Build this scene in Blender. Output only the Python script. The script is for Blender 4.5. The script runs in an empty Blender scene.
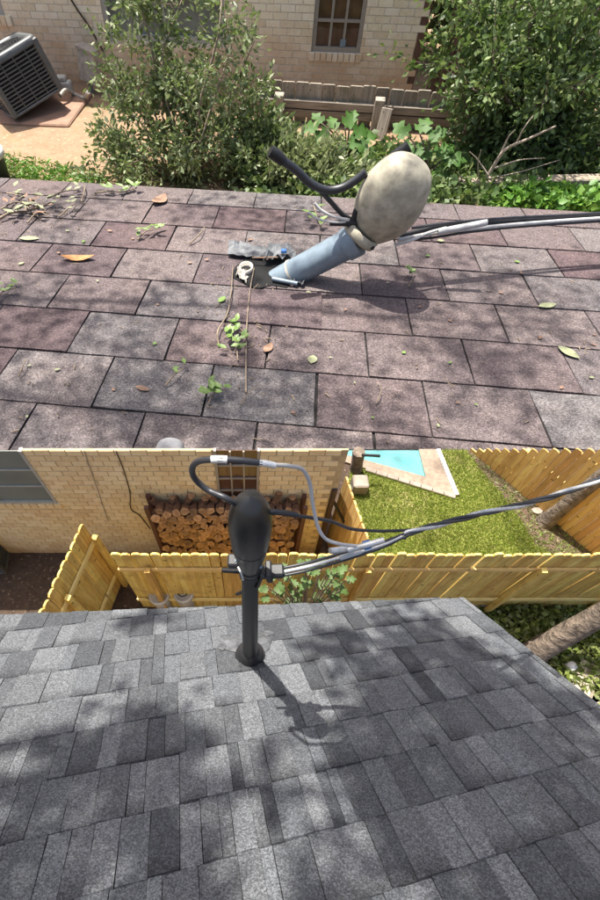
import bpy, math, random
import numpy as np
from mathutils import Vector, Matrix, noise

random.seed(7)
rng = np.random.default_rng(7)
R_ = math.radians
scene = bpy.context.scene
COL = scene.collection

# ------------------------------------------------------------------ camera, sky, sun, exposure
H = 3.5                       # camera height over the lower yard
K = H / 3.0
FPX, CX, CY = 480.0, 250.0, 450.0        # focal length and principal point in photo pixels (600 x 900)
TH = math.atan(FPX / 325.0)              # downward pitch
cam_d = bpy.data.cameras.new('camera')
cam_d.sensor_fit = 'VERTICAL'
cam_d.sensor_height = 36.0
cam_d.lens = FPX / 900.0 * 36.0
cam_d.shift_x = 50.0 / 900.0
cam_d.clip_start = 0.02
cam_d.clip_end = 500
cam = bpy.data.objects.new('camera', cam_d)
COL.objects.link(cam)
cam.location = (0, 0, H)
cam.rotation_euler = (math.pi / 2 - TH, 0, 0)
scene.camera = cam

SUN = Vector((-0.21, 0.30, 0.93)).normalized()
world = bpy.data.worlds.new('World')
scene.world = world
world.use_nodes = True
nt = world.node_tree
bg = nt.nodes['Background']
sky = nt.nodes.new('ShaderNodeTexSky')
sky.sky_type = 'NISHITA'
sky.sun_disc = False
sky.sun_elevation = math.asin(SUN.z)
sky.sun_rotation = math.atan2(SUN.x, SUN.y)
sky.air_density = 1.0
sky.dust_density = 5.0
sky.ozone_density = 0.4
nt.links.new(sky.outputs[0], bg.inputs[0])
bg.inputs[1].default_value = 0.11
sun_d = bpy.data.lights.new('sun', 'SUN')
sun_d.energy = 5.0
sun_d.angle = R_(0.53)
sun_d.color = (1.0, 0.95, 0.87)
sun = bpy.data.objects.new('sun', sun_d)
COL.objects.link(sun)
sun.rotation_euler = SUN.to_track_quat('Z', 'Y').to_euler()
scene.view_settings.view_transform = 'Standard'
scene.view_settings.look = 'None'
scene.view_settings.gamma = 1.0
scene.view_settings.use_curve_mapping = False
scene.view_settings.exposure = 1.1

# ------------------------------------------------------------------ pixel helpers (photo pixel -> direction -> surface)
CAMP = Vector((0, 0, H))
FW = Vector((0, math.cos(TH), -math.sin(TH)))
UPV = Vector((0, math.sin(TH), math.cos(TH)))
def ray(x, y):
    return (Vector((1, 0, 0)) * (x - CX) - UPV * (y - CY) + FW * FPX).normalized()
def on_plane(x, y, n, p):
    d = ray(x, y)
    return CAMP + d * (n.dot(p - CAMP) / n.dot(d))
def gz(x, y, z=0.0):
    return on_plane(x, y, Vector((0, 0, 1)), Vector((0, 0, z)))
def at_y(x, y, Y):
    return on_plane(x, y, Vector((0, 1, 0)), Vector((0, Y, 0)))
def proj(P):
    v = P - CAMP
    d = v.dot(FW)
    return CX + FPX * v.x / d, CY - FPX * v.dot(UPV) / d, d

# ------------------------------------------------------------------ object helpers
W = {}
def link(o, M, parent=None):
    COL.objects.link(o)
    W[o.name] = M.copy()
    if parent is not None:
        o.parent = parent
        o.matrix_parent_inverse = W[parent.name].inverted()
    o.matrix_basis = M
    return o
def thing(name, loc, label, cat, group=None):
    o = bpy.data.objects.new(name, None)
    o.empty_display_size = 0.1
    link(o, Matrix.Translation(Vector(loc)))
    return tag(o, label, cat, group)
def tag(o, label=None, cat=None, group=None, kind=None):
    if label: o['label'] = label
    if cat: o['category'] = cat
    if group: o['group'] = group
    if kind: o['kind'] = kind
    return o
def place(name, mesh, M=None, parent=None):
    return link(bpy.data.objects.new(name, mesh), M or Matrix.Identity(4), parent)

class MB:
    """collects faces for one mesh"""
    def __init__(s): s.v, s.f, s.sm = [], [], []
    def add(s, vs, fs, smooth=False):
        b = len(s.v)
        s.v += [tuple(v) for v in vs]
        s.f += [tuple(i + b for i in f) for f in fs]
        s.sm += [smooth] * len(fs)
    def box(s, lo, hi, M=None):
        (a, b, c), (d, e, f) = lo, hi
        vs = [Vector(p) for p in ((a,b,c),(d,b,c),(d,e,c),(a,e,c),(a,b,f),(d,b,f),(d,e,f),(a,e,f))]
        if M is not None: vs = [M @ v for v in vs]
        s.add(vs, [(0,3,2,1),(4,5,6,7),(0,1,5,4),(1,2,6,5),(2,3,7,6),(3,0,4,7)])
        return s
    def bbox(s, lo, hi, b, M=None):
        """box with chamfered edges"""
        lo, hi = Vector(lo), Vector(hi)
        c = (lo + hi) / 2; h = (hi - lo) / 2
        vs, idx = [], {}
        for sx in (-1, 1):
            for sy in (-1, 1):
                for sz in (-1, 1):
                    for ax in range(3):
                        p = [sx * (h.x - b), sy * (h.y - b), sz * (h.z - b)]
                        p[ax] = (sx, sy, sz)[ax] * h[ax]
                        idx[(sx, sy, sz, ax)] = len(vs)
                        q = c + Vector(p)
                        vs.append(M @ q if M is not None else q)
        fs = []
        for ax in range(3):
            o1, o2 = (ax + 1) % 3, (ax + 2) % 3
            for sg in (-1, 1):
                q = []
                for a, b2 in ((-1,-1),(1,-1),(1,1),(-1,1)):
                    k = [0, 0, 0]; k[ax] = sg; k[o1] = a; k[o2] = b2
                    q.append(idx[(*k, ax)])
                fs.append(q if sg > 0 else q[::-1])
        for ax in range(3):
            o1, o2 = (ax + 1) % 3, (ax + 2) % 3
            for a in (-1, 1):
                for b2 in (-1, 1):
                    k0 = [0,0,0]; k0[o1] = a; k0[o2] = b2
                    k0[ax] = -1; k1 = list(k0); k1[ax] = 1
                    q = [idx[(*k0, o1)], idx[(*k1, o1)], idx[(*k1, o2)], idx[(*k0, o2)]]
                    fs.append(q if a * b2 < 0 else q[::-1])
        for sx in (-1, 1):
            for sy in (-1, 1):
                for sz in (-1, 1):
                    q = [idx[(sx, sy, sz, i)] for i in range(3)]
                    fs.append(q if sx * sy * sz > 0 else q[::-1])
        s.add(vs, fs)
        return s
    def tube(s, pts, rad, seg=8, caps=True, smooth=True):
        pts = [Vector(p) for p in pts]
        n = len(pts)
        if not hasattr(rad, '__len__'): rad = [rad] * n
        t0 = (pts[1] - pts[0]).normalized()
        u = t0.orthogonal().normalized()
        vs = []
        for i in range(n):
            t = (pts[min(i+1, n-1)] - pts[max(i-1, 0)]).normalized()
            u = (u - t * u.dot(t))
            u = u.normalized() if u.length > 1e-6 else t.orthogonal().normalized()
            w = t.cross(u)
            for k in range(seg):
                a = 2 * math.pi * k / seg
                vs.append(pts[i] + (u * math.cos(a) + w * math.sin(a)) * rad[i])
        fs = [(i*seg+k, i*seg+(k+1) % seg, (i+1)*seg+(k+1) % seg, (i+1)*seg+k) for i in range(n-1) for k in range(seg)]
        s.add(vs, fs, smooth)
        if caps:
            s.add(vs[:seg], [tuple(range(seg))[::-1]])
            s.add(vs[-seg:], [tuple(range(seg))])
        return s
    def prism(s, poly, z0, z1, M=None):
        n = len(poly)
        vs = [Vector((x, y, z0)) for x, y in poly] + [Vector((x, y, z1)) for x, y in poly]
        if M is not None: vs = [M @ v for v in vs]
        s.add(vs, [tuple(range(n))[::-1], tuple(range(n, 2*n))] + [(i, (i+1) % n, n+(i+1) % n, n+i) for i in range(n)])
        return s
    def lathe(s, prof, M=None, seg=24, smooth=True):
        vs = []
        for r, z in prof:
            for k in range(seg):
                a = 2*math.pi*k/seg
                v = Vector((r*math.cos(a), r*math.sin(a), z))
                vs.append(M @ v if M is not None else v)
        s.add(vs, [(i*seg+k, i*seg+(k+1) % seg, (i+1)*seg+(k+1) % seg, (i+1)*seg+k) for i in range(len(prof)-1) for k in range(seg)], smooth)
        return s
    def mesh(s, mat, name='mesh'):
        me = bpy.data.meshes.new(name)
        me.from_pydata(s.v, [], s.f)
        me.polygons.foreach_set('use_smooth', s.sm)
        me.materials.append(mat)
        me.update()
        return me
    def build(s, name, mat, parent=None, M=None):
        return place(name, s.mesh(mat, name), M, parent)

def smooth_path(pts, n=8):
    """Catmull-Rom through pts"""
    P = [Vector(p) for p in pts]
    P = [2*P[0]-P[1]] + P + [2*P[-1]-P[-2]]
    out = []
    for i in range(1, len(P)-2):
        for k in range(n):
            t = k / n
            a, b, c, d = P[i-1], P[i], P[i+1], P[i+2]
            out.append(0.5*((2*b) + (c-a)*t + (2*a-5*b+4*c-d)*t*t + (3*b-a-3*c+d)*t**3))
    out.append(P[-2])
    return out

# ------------------------------------------------------------------ materials
def newmat(name):
    m = bpy.data.materials.new(name)
    m.use_nodes = True
    t = m.node_tree
    b = t.nodes['Principled BSDF']
    return m, t, b
def nd(t, kind, **kw):
    n = t.nodes.new('ShaderNode' + kind)
    for k, v in kw.items(): setattr(n, k, v)
    return n
def noise_nd(t, vec, scale, detail=4, rough=0.6):
    n = nd(t, 'TexNoise')
    n.inputs['Scale'].default_value = scale
    n.inputs['Detail'].default_value = detail
    n.inputs['Roughness'].default_value = rough
    t.links.new(vec, n.inputs['Vector'])
    return n.outputs['Fac']
def ramp(t, fac, stops):
    r = nd(t, 'ValToRGB')
    el = r.color_ramp.elements
    while len(el) < len(stops): el.new(0.5)
    for e, (p, c) in zip(el, stops):
        e.position = p
        e.color = (*c, 1) if len(c) == 3 else c
    t.links.new(fac, r.inputs[0])
    return r.outputs[0]
def mix(t, fac, a, b, mode='MIX'):
    m = nd(t, 'Mix', data_type='RGBA', blend_type=mode)
    for sock, v in ((m.inputs[0], fac), (m.inputs[6], a), (m.inputs[7], b)):
        if hasattr(v, 'node'): t.links.new(v, sock)
        elif isinstance(v, (int, float)): sock.default_value = v
        else: sock.default_value = (*v, 1)
    return m.outputs[2]
def maprange(t, v, a, b, c=0.0, d=1.0):
    m = nd(t, 'MapRange')
    t.links.new(v, m.inputs[0])
    for i, x in enumerate((a, b, c, d)): m.inputs[i+1].default_value = x
    return m.outputs[0]
def bump(t, b, h, strength, dist):
    n = nd(t, 'Bump')
    n.inputs['Strength'].default_value = strength
    n.inputs['Distance'].default_value = dist
    t.links.new(h, n.inputs['Height'])
    t.links.new(n.outputs[0], b.inputs['Normal'])
def wpos(t): return nd(t, 'NewGeometry').outputs['Position']
def opos(t): return nd(t, 'TexCoord').outputs['Object']
def orand(t): return nd(t, 'ObjectInfo').outputs['Random']
def irand(t): return nd(t, 'NewGeometry').outputs['Random Per Island']

def plain(name, col, rough=0.6, metal=0.0, var=0.25, scale=20, bmp=0.0, bd=0.002, obj=False):
    m, t, b = newmat(name)
    v = opos(t) if obj else wpos(t)
    f = noise_nd(t, v, scale)
    c = ramp(t, f, [(0.3, [x*(1-var) for x in col]), (0.7, [min(1, x*(1+var)) for x in col])])
    t.links.new(c, b.inputs['Base Color'])
    b.inputs['Roughness'].default_value = rough
    b.inputs['Metallic'].default_value = metal
    if bmp: bump(t, b, f, bmp, bd)
    return m

def shingle_mat(name, stops, gran, gcon, bandv=None, patch=None, rough=0.9):
    m, t, b = newmat(name)
    p = wpos(t)
    base = ramp(t, orand(t), stops)
    if bandv:
        # printed dark strip along the butt edge of some tabs
        sep = nd(t, 'SeparateXYZ'); t.links.new(opos(t), sep.inputs[0])
        f1 = maprange(t, sep.outputs['Y'], bandv[0], bandv[0]+bandv[1], 1, 0)
        rr = nd(t, 'Math', operation='FRACT'); mm = nd(t, 'Math', operation='MULTIPLY'); mm.inputs[1].default_value = 37.7
        t.links.new(orand(t), mm.inputs[0]); t.links.new(mm.outputs[0], rr.inputs[0])
        f2 = nd(t, 'Math', operation='GREATER_THAN'); f2.inputs[1].default_value = 0.62; t.links.new(rr.outputs[0], f2.inputs[0])
        f3 = nd(t, 'Math', operation='MULTIPLY'); t.links.new(f1, f3.inputs[0]); t.links.new(f2.outputs[0], f3.inputs[1])
        f4 = nd(t, 'Math', operation='MULTIPLY'); t.links.new(f3.outputs[0], f4.inputs[0]); f4.inputs[1].default_value = 0.6
        base = mix(t, f4.outputs[0], base, (0.02, 0.021, 0.023))
    if patch:
        base = mix(t, maprange(t, noise_nd(t, p, patch[1], 4, 0.55), 0.45, 0.7, 0, patch[2]), base, patch[0])
    base = mix(t, 0.28, base, ramp(t, noise_nd(t, p, gran*0.13, 5, 0.7), [(0.3, (0.25,)*3), (0.7, (0.85,)*3)]), 'OVERLAY')
    g = noise_nd(t, p, gran, 2, 0.6)
    vo = nd(t, 'TexVoronoi'); vo.inputs['Scale'].default_value = gran*0.9; t.links.new(p, vo.inputs['Vector'])
    sp = nd(t, 'SeparateColor'); t.links.new(vo.outputs['Color'], sp.inputs[0])
    gr = ramp(t, sp.outputs[0], [(0.0, (0.5-gcon,)*3), (0.55, (0.5,)*3), (0.9, (0.5+gcon,)*3), (1.0, (min(1, 0.5+gcon*1.6),)*3)])
    c = mix(t, 0.85, base, gr, 'OVERLAY')
    t.links.new(c, b.inputs['Base Color'])
    b.inputs['Roughness'].default_value = rough
    b.inputs['Specular IOR Level'].default_value = 0.3
    bump(t, b, vo.outputs['Distance'], 0.7, 0.5/gran)
    return m

def leaf_mat(name, cols, trans=0.35, rough=0.5):
    m, t, b = newmat(name)
    c = ramp(t, irand(t), [(i/(len(cols)-1), x) for i, x in enumerate(cols)])
    c = mix(t, 0.5, c, ramp(t, noise_nd(t, wpos(t), 3.0), [(0.3, (0.35,)*3), (0.7, (0.7,)*3)]), 'OVERLAY')
    t.links.new(c, b.inputs['Base Color'])
    b.inputs['Roughness'].default_value = rough
    tr = nd(t, 'BsdfTranslucent')
    t.links.new(mix(t, 0.4, c, (0.12, 0.2, 0.02)), tr.inputs['Color'])
    ms = nd(t, 'MixShader'); ms.inputs[0].default_value = trans
    out = t.nodes['Material Output']
    t.links.new(b.outputs[0], ms.inputs[1]); t.links.new(tr.outputs[0], ms.inputs[2])
    t.links.new(ms.outputs[0], out.inputs['Surface'])
    return m

def wood_mat(name, c0, c1, grain=(60, 60, 4), rough=0.75, knots=True, stain=None):
    """grain along local Z"""
    m, t, b = newmat(name)
    mp = nd(t, 'Mapping'); mp.inputs['Scale'].default_value = grain
    o = opos(t); ad = nd(t, 'VectorMath', operation='ADD')
    cmb = nd(t, 'CombineXYZ'); mm = nd(t, 'Math', operation='MULTIPLY'); mm.inputs[1].default_value = 13.0
    t.links.new(orand(t), mm.inputs[0]); t.links.new(mm.outputs[0], cmb.inputs[0]); t.links.new(mm.outputs[0], cmb.inputs[2])
    t.links.new(o, ad.inputs[0]); t.links.new(cmb.outputs[0], ad.inputs[1]); t.links.new(ad.outputs[0], mp.inputs[0])
    f = noise_nd(t, mp.outputs[0], 1.0, 5, 0.65)
    c = ramp(t, f, [(0.3, c0), (0.7, c1)])
    tone = ramp(t, orand(t), [(0, (0.30,.29,.27)), (.3, (.5,.48,.45)), (.6, (.54,.54,.54)), (1, (0.70,)*3)])
    c = mix(t, 0.7, c, tone, 'OVERLAY')
    if knots:
        k = noise_nd(t, ad.outputs[0], 24, 1, 0.4)
        c = mix(t, maprange(t, k, 0.7, 0.74, 0, 0.7), c, [x*0.3 for x in c0])
    if stain:
        c = mix(t, maprange(t, noise_nd(t, wpos(t), stain[1], 4, .6), 0.5, 0.68, 0, stain[2]), c, stain[0])
    t.links.new(c, b.inputs['Base Color'])
    b.inputs['Roughness'].default_value = rough
    bump(t, b, f, 0.35, 0.003)
    return m

def brick_mat(name, cols, gscale, stain=None):
    m, t, b = newmat(name)
    p = wpos(t)
    geo = nd(t, 'NewGeometry')
    a = nd(t, 'Math', operation='ADD'); t.links.new(orand(t), a.inputs[0]); t.links.new(geo.outputs['Random Per Island'], a.inputs[1])
    fr = nd(t, 'Math', operation='FRACT'); t.links.new(a.outputs[0], fr.inputs[0])
    c = ramp(t, fr.outputs[0], [(i/(len(cols)-1), x) for i, x in enumerate(cols)])
    c = mix(t, 0.45, c, ramp(t, noise_nd(t, p, gscale, 4, 0.7), [(0.3, (0.35,)*3), (0.7, (0.68,)*3)]), 'OVERLAY')
    c = mix(t, 0.35, c, ramp(t, noise_nd(t, p, gscale*0.06, 3, 0.6), [(0.35, (0.38,)*3), (0.65, (0.62,)*3)]), 'OVERLAY')
    if stain:   # red soil splashed up the foot of the wall
        z0, z1, col, sc = stain
        sep = nd(t, 'SeparateXYZ'); t.links.new(p, sep.inputs[0])
        nz = noise_nd(t, p, sc, 4, 0.65)
        ad = nd(t, 'Math', operation='MULTIPLY_ADD'); t.links.new(nz, ad.inputs[0]); ad.inputs[1].default_value = (z1-z0)*1.6; t.links.new(sep.outputs['Z'], ad.inputs[2])
        f = maprange(t, ad.outputs[0], z0+(z1-z0)*0.55, z1+(z1-z0)*0.75, 0.85, 0.0)
        c = mix(t, f, c, col)
    t.links.new(c, b.inputs['Base Color'])
    b.inputs['Roughness'].default_value = 0.9
    bump(t, b, noise_nd(t, p, gscale*2, 3, 0.7), 0.4, 0.3/gscale)
    return m

M = {}
M['old_shingle'] = shingle_mat('old_shingle', [(0, (0.070,0.047,0.050)), (0.2, (0.106,0.085,0.084)), (0.38, (0.120,0.107,0.105)), (0.52, (0.075,0.050,0.053)), (0.68, (0.114,0.108,0.108)), (0.86, (0.092,0.071,0.072)), (1, (0.142,0.117,0.112))], 85, 0.26, patch=((0.14,0.105,0.096), 0.9, 0.4))
M['new_shingle'] = shingle_mat('new_shingle', [(0, (0.036,0.039,0.043)), (0.2, (0.092,0.097,0.102)), (0.4, (0.050,0.054,0.059)), (0.6, (0.120,0.126,0.132)), (0.8, (0.064,0.069,0.075)), (1, (0.10,0.107,0.115))], 620, 0.28, bandv=(0.0, 0.03))
M['felt'] = plain('felt', (0.02, 0.018, 0.018), 0.95)
M['fascia'] = plain('fascia', (0.35, 0.3, 0.25), 0.7)
M['cream_brick_up'] = brick_mat('cream_brick_up', [(0.72,0.60,0.40), (0.82,0.715,0.51), (0.87,0.785,0.60), (0.77,0.65,0.45), (0.84,0.745,0.54)], 14, stain=(-1.9, 0.0, (0.54,0.27,0.12), 1.6))
M['mortar_up'] = plain('mortar_up', (0.58, 0.51, 0.41), 0.95, scale=8)
M['cream_brick_low'] = brick_mat('cream_brick_low', [(0.63,0.46,0.25), (0.74,0.57,0.33), (0.68,0.51,0.28), (0.78,0.62,0.38), (0.71,0.55,0.31)], 60, stain=(0.0, 0.22, (0.40,0.22,0.10), 6))
M['mortar_low'] = plain('mortar_low', (0.45, 0.34, 0.20), 0.95, scale=20)
M['cedar'] = wood_mat('cedar', (0.48,0.31,0.06), (0.80,0.60,0.20), (55, 55, 3.5), stain=((0.36,0.22,0.07), 7, .5))
M['cedar_far'] = wood_mat('cedar_far', (0.46,0.27,0.08), (0.70,0.46,0.17), (55, 55, 3.5))
M['cedar_rail'] = wood_mat('cedar_rail', (0.62,0.42,0.14), (0.82,0.62,0.26), (5, 60, 60))
M['grey_wood'] = wood_mat('grey_wood', (0.15,0.13,0.105), (0.36,0.32,0.27), (30, 30, 2), 0.9, stain=((0.06,0.07,0.03), 2.0, 0.6))
M['grey_rail'] = wood_mat('grey_rail', (0.11,0.09,0.07), (0.25,0.22,0.18), (2, 30, 30), 0.9, knots=False)
M['brown_board'] = wood_mat('brown_board', (0.07,0.035,0.022), (0.20,0.11,0.075), (20, 20, 2), 0.85)
M['bark'] = plain('bark', (0.16, 0.125, 0.095), 0.95, var=0.6, scale=18, bmp=1.0, bd=0.03)
M['twig'] = plain('twig', (0.22, 0.17, 0.12), 0.9, var=0.35, scale=9)
M['bare_twig'] = plain('bare_twig', (0.36, 0.30, 0.23), 0.9, var=0.3, scale=9)
M['galv'] = plain('galv', (0.20, 0.255, 0.30), 0.5, 0.2, var=0.16, scale=7, bmp=0.08)
M['old_cap'] = plain('old_cap', (0.36, 0.33, 0.25), 0.8, 0.0, var=0.34, scale=7, bmp=0.35, bd=0.012)
M['black_pipe'] = plain('black_pipe', (0.007, 0.007, 0.0075), 0.5, 0.0, var=0.3, scale=40, bmp=0.12)
M['black_cap'] = plain('black_cap', (0.011, 0.0115, 0.012), 0.38, 0.0, var=0.35, scale=26, bmp=0.15)
M['rubber'] = plain('rubber', (0.018, 0.018, 0.019), 0.55, var=0.3)
M['black_cable'] = plain('black_cable', (0.025, 0.026, 0.03), 0.42, var=0.2)
M['alu_cable'] = plain('alu_cable', (0.52, 0.52, 0.51), 0.4, 0.5, var=0.25, scale=60)
M['grey_cable'] = plain('grey_cable', (0.45, 0.45, 0.44), 0.5, var=0.15)
M['white'] = plain('white', (0.55, 0.54, 0.51), 0.6, var=0.12)
M['dirty_white'] = plain('dirty_white', (0.38, 0.355, 0.31), 0.7, var=0.35, scale=7)
M['blue_tape'] = plain('blue_tape', (0.05, 0.16, 0.42), 0.5)
M['sealant'] = plain('sealant', (0.075, 0.078, 0.082), 0.7, 0.0, var=0.6, scale=40, bmp=0.4, bd=0.004)
M['flash_metal'] = plain('flash_metal', (0.12, 0.127, 0.135), 0.6, 0.0, var=0.35, scale=8, bmp=0.3, bd=0.02)
M['hole'] = plain('hole', (0.006, 0.006, 0.006), 1.0)  # near-black colour standing in for the shade inside the torn opening
M['ac_metal'] = plain('ac_metal', (0.105, 0.11, 0.11), 0.5, 0.3, var=0.15, scale=5)
M['ac_dark'] = plain('ac_dark', (0.02, 0.02, 0.022), 0.8)
M['clay_pad'] = plain('clay_pad', (0.27, 0.165, 0.115), 0.95, var=0.2, scale=3, bmp=0.3)
M['frame_bronze'] = plain('frame_bronze', (0.30, 0.255, 0.205), 0.5, var=0.1)
M['frame_grey'] = plain('frame_grey', (0.36, 0.35, 0.31), 0.5, var=0.1)
M['concrete'] = plain('concrete', (0.28, 0.235, 0.19), 0.95, var=0.25, scale=12, bmp=0.4)
M['pale_timber'] = wood_mat('pale_timber', (0.28,0.235,0.175), (0.42,0.36,0.28), (3, 40, 40), 0.85, knots=False)
M['rack'] = plain('rack', (0.07, 0.022, 0.016), 0.6)
M['brown_post'] = plain('brown_post', (0.055, 0.028, 0.018), 0.6)
M['orange_leaf'] = plain('orange_leaf', (0.36, 0.17, 0.06), 0.7, var=0.3, scale=12)
M['dry_leaf'] = plain('dry_leaf', (0.24, 0.145, 0.095), 0.8, var=0.4, scale=12)
M['pale_leaf'] = plain('pale_leaf', (0.25, 0.265, 0.15), 0.7, var=0.25, scale=12)
M['fresh_leaf'] = plain('fresh_leaf', (0.13, 0.21, 0.045), 0.5, var=0.3, scale=12)
M['shoe_knit'] = plain('shoe_knit', (0.2, 0.2, 0.21), 0.9, var=0.15, scale=60, bmp=0.4)
M['shoe_sole'] = plain('shoe_sole', (0.42, 0.41, 0.39), 0.7)
M['teal_tile'] = plain('teal_tile', (0.03, 0.32, 0.32), 0.4, var=0.2)
M['basin'] = plain('basin', (0.035, 0.26, 0.26), 0.6, var=0.15, scale=9)
M['coping'] = plain('coping', (0.25, 0.19, 0.14), 0.9, var=0.25, scale=30, bmp=0.3)

def glass_mat(name, col, rough=0.08):
    m, t, b = newmat(name)
    f = noise_nd(t, wpos(t), 2.5, 2)
    t.links.new(ramp(t, f, [(0.3, [x*.7 for x in col]), (0.7, [x*1.3 for x in col])]), b.inputs['Base Color'])
    b.inputs['Roughness'].default_value = rough
    b.inputs['Specular IOR Level'].default_value = 0.6
    return m
M['pane_brown'] = glass_mat('pane_brown', (0.10, 0.05, 0.03))
M['pane_grey'] = glass_mat('pane_grey', (0.13, 0.15, 0.135), 0.4)
M['blind'] = plain('blind', (0.34, 0.35, 0.31), 0.7, var=0.1)
def water_mat():
    m, t, b = newmat('pool_water')
    b.inputs['Base Color'].default_value = (0.75, 0.97, 0.97, 1)
    b.inputs['Roughness'].default_value = 0.03
    b.inputs['Transmission Weight'].default_value = 0.9
    b.inputs['IOR'].default_value = 1.33
    bump(t, b, noise_nd(t, wpos(t), 14, 3), 0.12, 0.02)
    return m
M['pool_water'] = water_mat()

def ground_mat(name, a, b2, c3, s1, s2, th=0.5, speck=None):
    m, t, b = newmat(name)
    p = wpos(t)
    c = ramp(t, noise_nd(t, p, s2, 6, 0.7), [(0.3, a), (0.7, b2)])
    c = mix(t, maprange(t, noise_nd(t, p, s1, 5, 0.65), th, th+0.12), c, c3)
    if speck:
        c = mix(t, maprange(t, noise_nd(t, p, speck[1], 2, 0.5), 0.62, 0.68), c, speck[0])
    t.links.new(c, b.inputs['Base Color'])
    b.inputs['Roughness'].default_value = 0.97
    bump(t, b, noise_nd(t, p, s2*1.5, 5, 0.7), 0.7, 0.4/s2)
    return m
M['up_soil'] = ground_mat('up_soil', (0.23,0.145,0.085), (0.32,0.215,0.135), (0.19,0.17,0.075), 0.8, 5, 0.55, ((0.35,0.26,0.17), 12))
M['yard_soil'] = ground_mat('yard_soil', (0.035,0.022,0.015), (0.085,0.055,0.036), (0.05,0.036,0.02), 3, 22, 0.55, ((0.17,0.12,0.085), 45))
M['lawn'] = ground_mat('lawn', (0.16,0.18,0.035), (0.27,0.28,0.07), (0.30,0.25,0.11), 2.5, 25, 0.55)
M['mulch'] = ground_mat('mulch', (0.055,0.034,0.022), (0.12,0.08,0.052), (0.08,0.06,0.03), 4, 24, 0.55, ((0.20,0.145,0.10), 60))
M['leaf_olive'] = leaf_mat('leaf_olive', [(0.075,0.11,0.04), (0.14,0.185,0.07), (0.23,0.28,0.125), (0.11,0.15,0.055), (0.36,0.40,0.23)])
M['leaf_pale'] = leaf_mat('leaf_pale', [(0.16,0.20,0.09), (0.26,0.29,0.14), (0.34,0.36,0.20), (0.20,0.24,0.10)])
M['leaf_dark'] = leaf_mat('leaf_dark', [(0.045,0.08,0.028), (0.09,0.15,0.045), (0.15,0.22,0.07), (0.06,0.10,0.035), (0.28,0.35,0.13)])
M['leaf_fig'] = leaf_mat('leaf_fig', [(0.028,0.085,0.008), (0.05,0.13,0.014), (0.085,0.18,0.028)], 0.3, 0.6)
M['leaf_ivy'] = leaf_mat('leaf_ivy', [(0.06,0.16,0.025), (0.13,0.28,0.04), (0.20,0.34,0.07)])
M['leaf_cover'] = leaf_mat('leaf_cover', [(0.08,0.11,0.02), (0.18,0.23,0.045), (0.28,0.33,0.09), (0.11,0.12,0.04), (0.36,0.40,0.18)])
M['leaf_sap'] = leaf_mat('leaf_sap', [(0.035,0.075,0.014), (0.07,0.125,0.028), (0.13,0.19,0.055)], 0.3, 0.6)
M['grass'] = leaf_mat('grass', [(0.14,0.22,0.025), (0.25,0.34,0.045), (0.36,0.42,0.08), (0.40,0.38,0.13)], 0.4)

# ------------------------------------------------------------------ foliage helpers
def leaf_mesh(P, D, size, mat, name, width=0.45, jit=0.4):
    """one folded leaf (2 triangles) per point P, pointing along D"""
    n = len(P)
    P = np.asarray(P, float); D = np.asarray(D, float)
    D = D / (np.linalg.norm(D, axis=1, keepdims=True) + 1e-9)
    s = size * (1 + jit * (rng.random(n) * 2 - 1))[:, None]
    A = rng.normal(size=(n, 3)); A[:, 2] *= 0.5
    side = np.cross(D, A); side /= (np.linalg.norm(side, axis=1, keepdims=True) + 1e-9)
    nor = np.cross(side, D)
    mid = P + D * s * 0.5
    V = np.stack([P, mid + side*s*width*0.5 + nor*s*0.08, P + D*s, mid - side*s*width*0.5 + nor*s*0.08], 1).reshape(-1, 3)
    idx = np.arange(n)[:, None] * 4
    F = np.concatenate([idx + np.array([0, 1, 2]), idx + np.array([0, 2, 3])], 1).reshape(-1, 3)
    me = bpy.data.meshes.new(name)
    me.vertices.add(len(V)); me.vertices.foreach_set('co', V.ravel())
    me.loops.add(len(F)*3); me.loops.foreach_set('vertex_index', F.ravel())
    me.polygons.add(len(F)); me.polygons.foreach_set('loop_start', np.arange(len(F))*3)
    me.materials.append(mat)
    me.update(calc_edges=True)
    return me

def bent(a, b, k, n=6, sag=0.0):
    a, b = Vector(a), Vector(b)
    L = (b-a).length
    off = Vector(rng.normal(size=3)) * L * k
    out = []
    for i in range(n+1):
        t = i/n
        out.append(a.lerp(b, t) + off*math.sin(t*math.pi)*0.5 + Vector((0, 0, -sag*L*t*t)) + Vector(rng.normal(size=3))*L*0.012*(0 < i < n))
    return out

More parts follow.
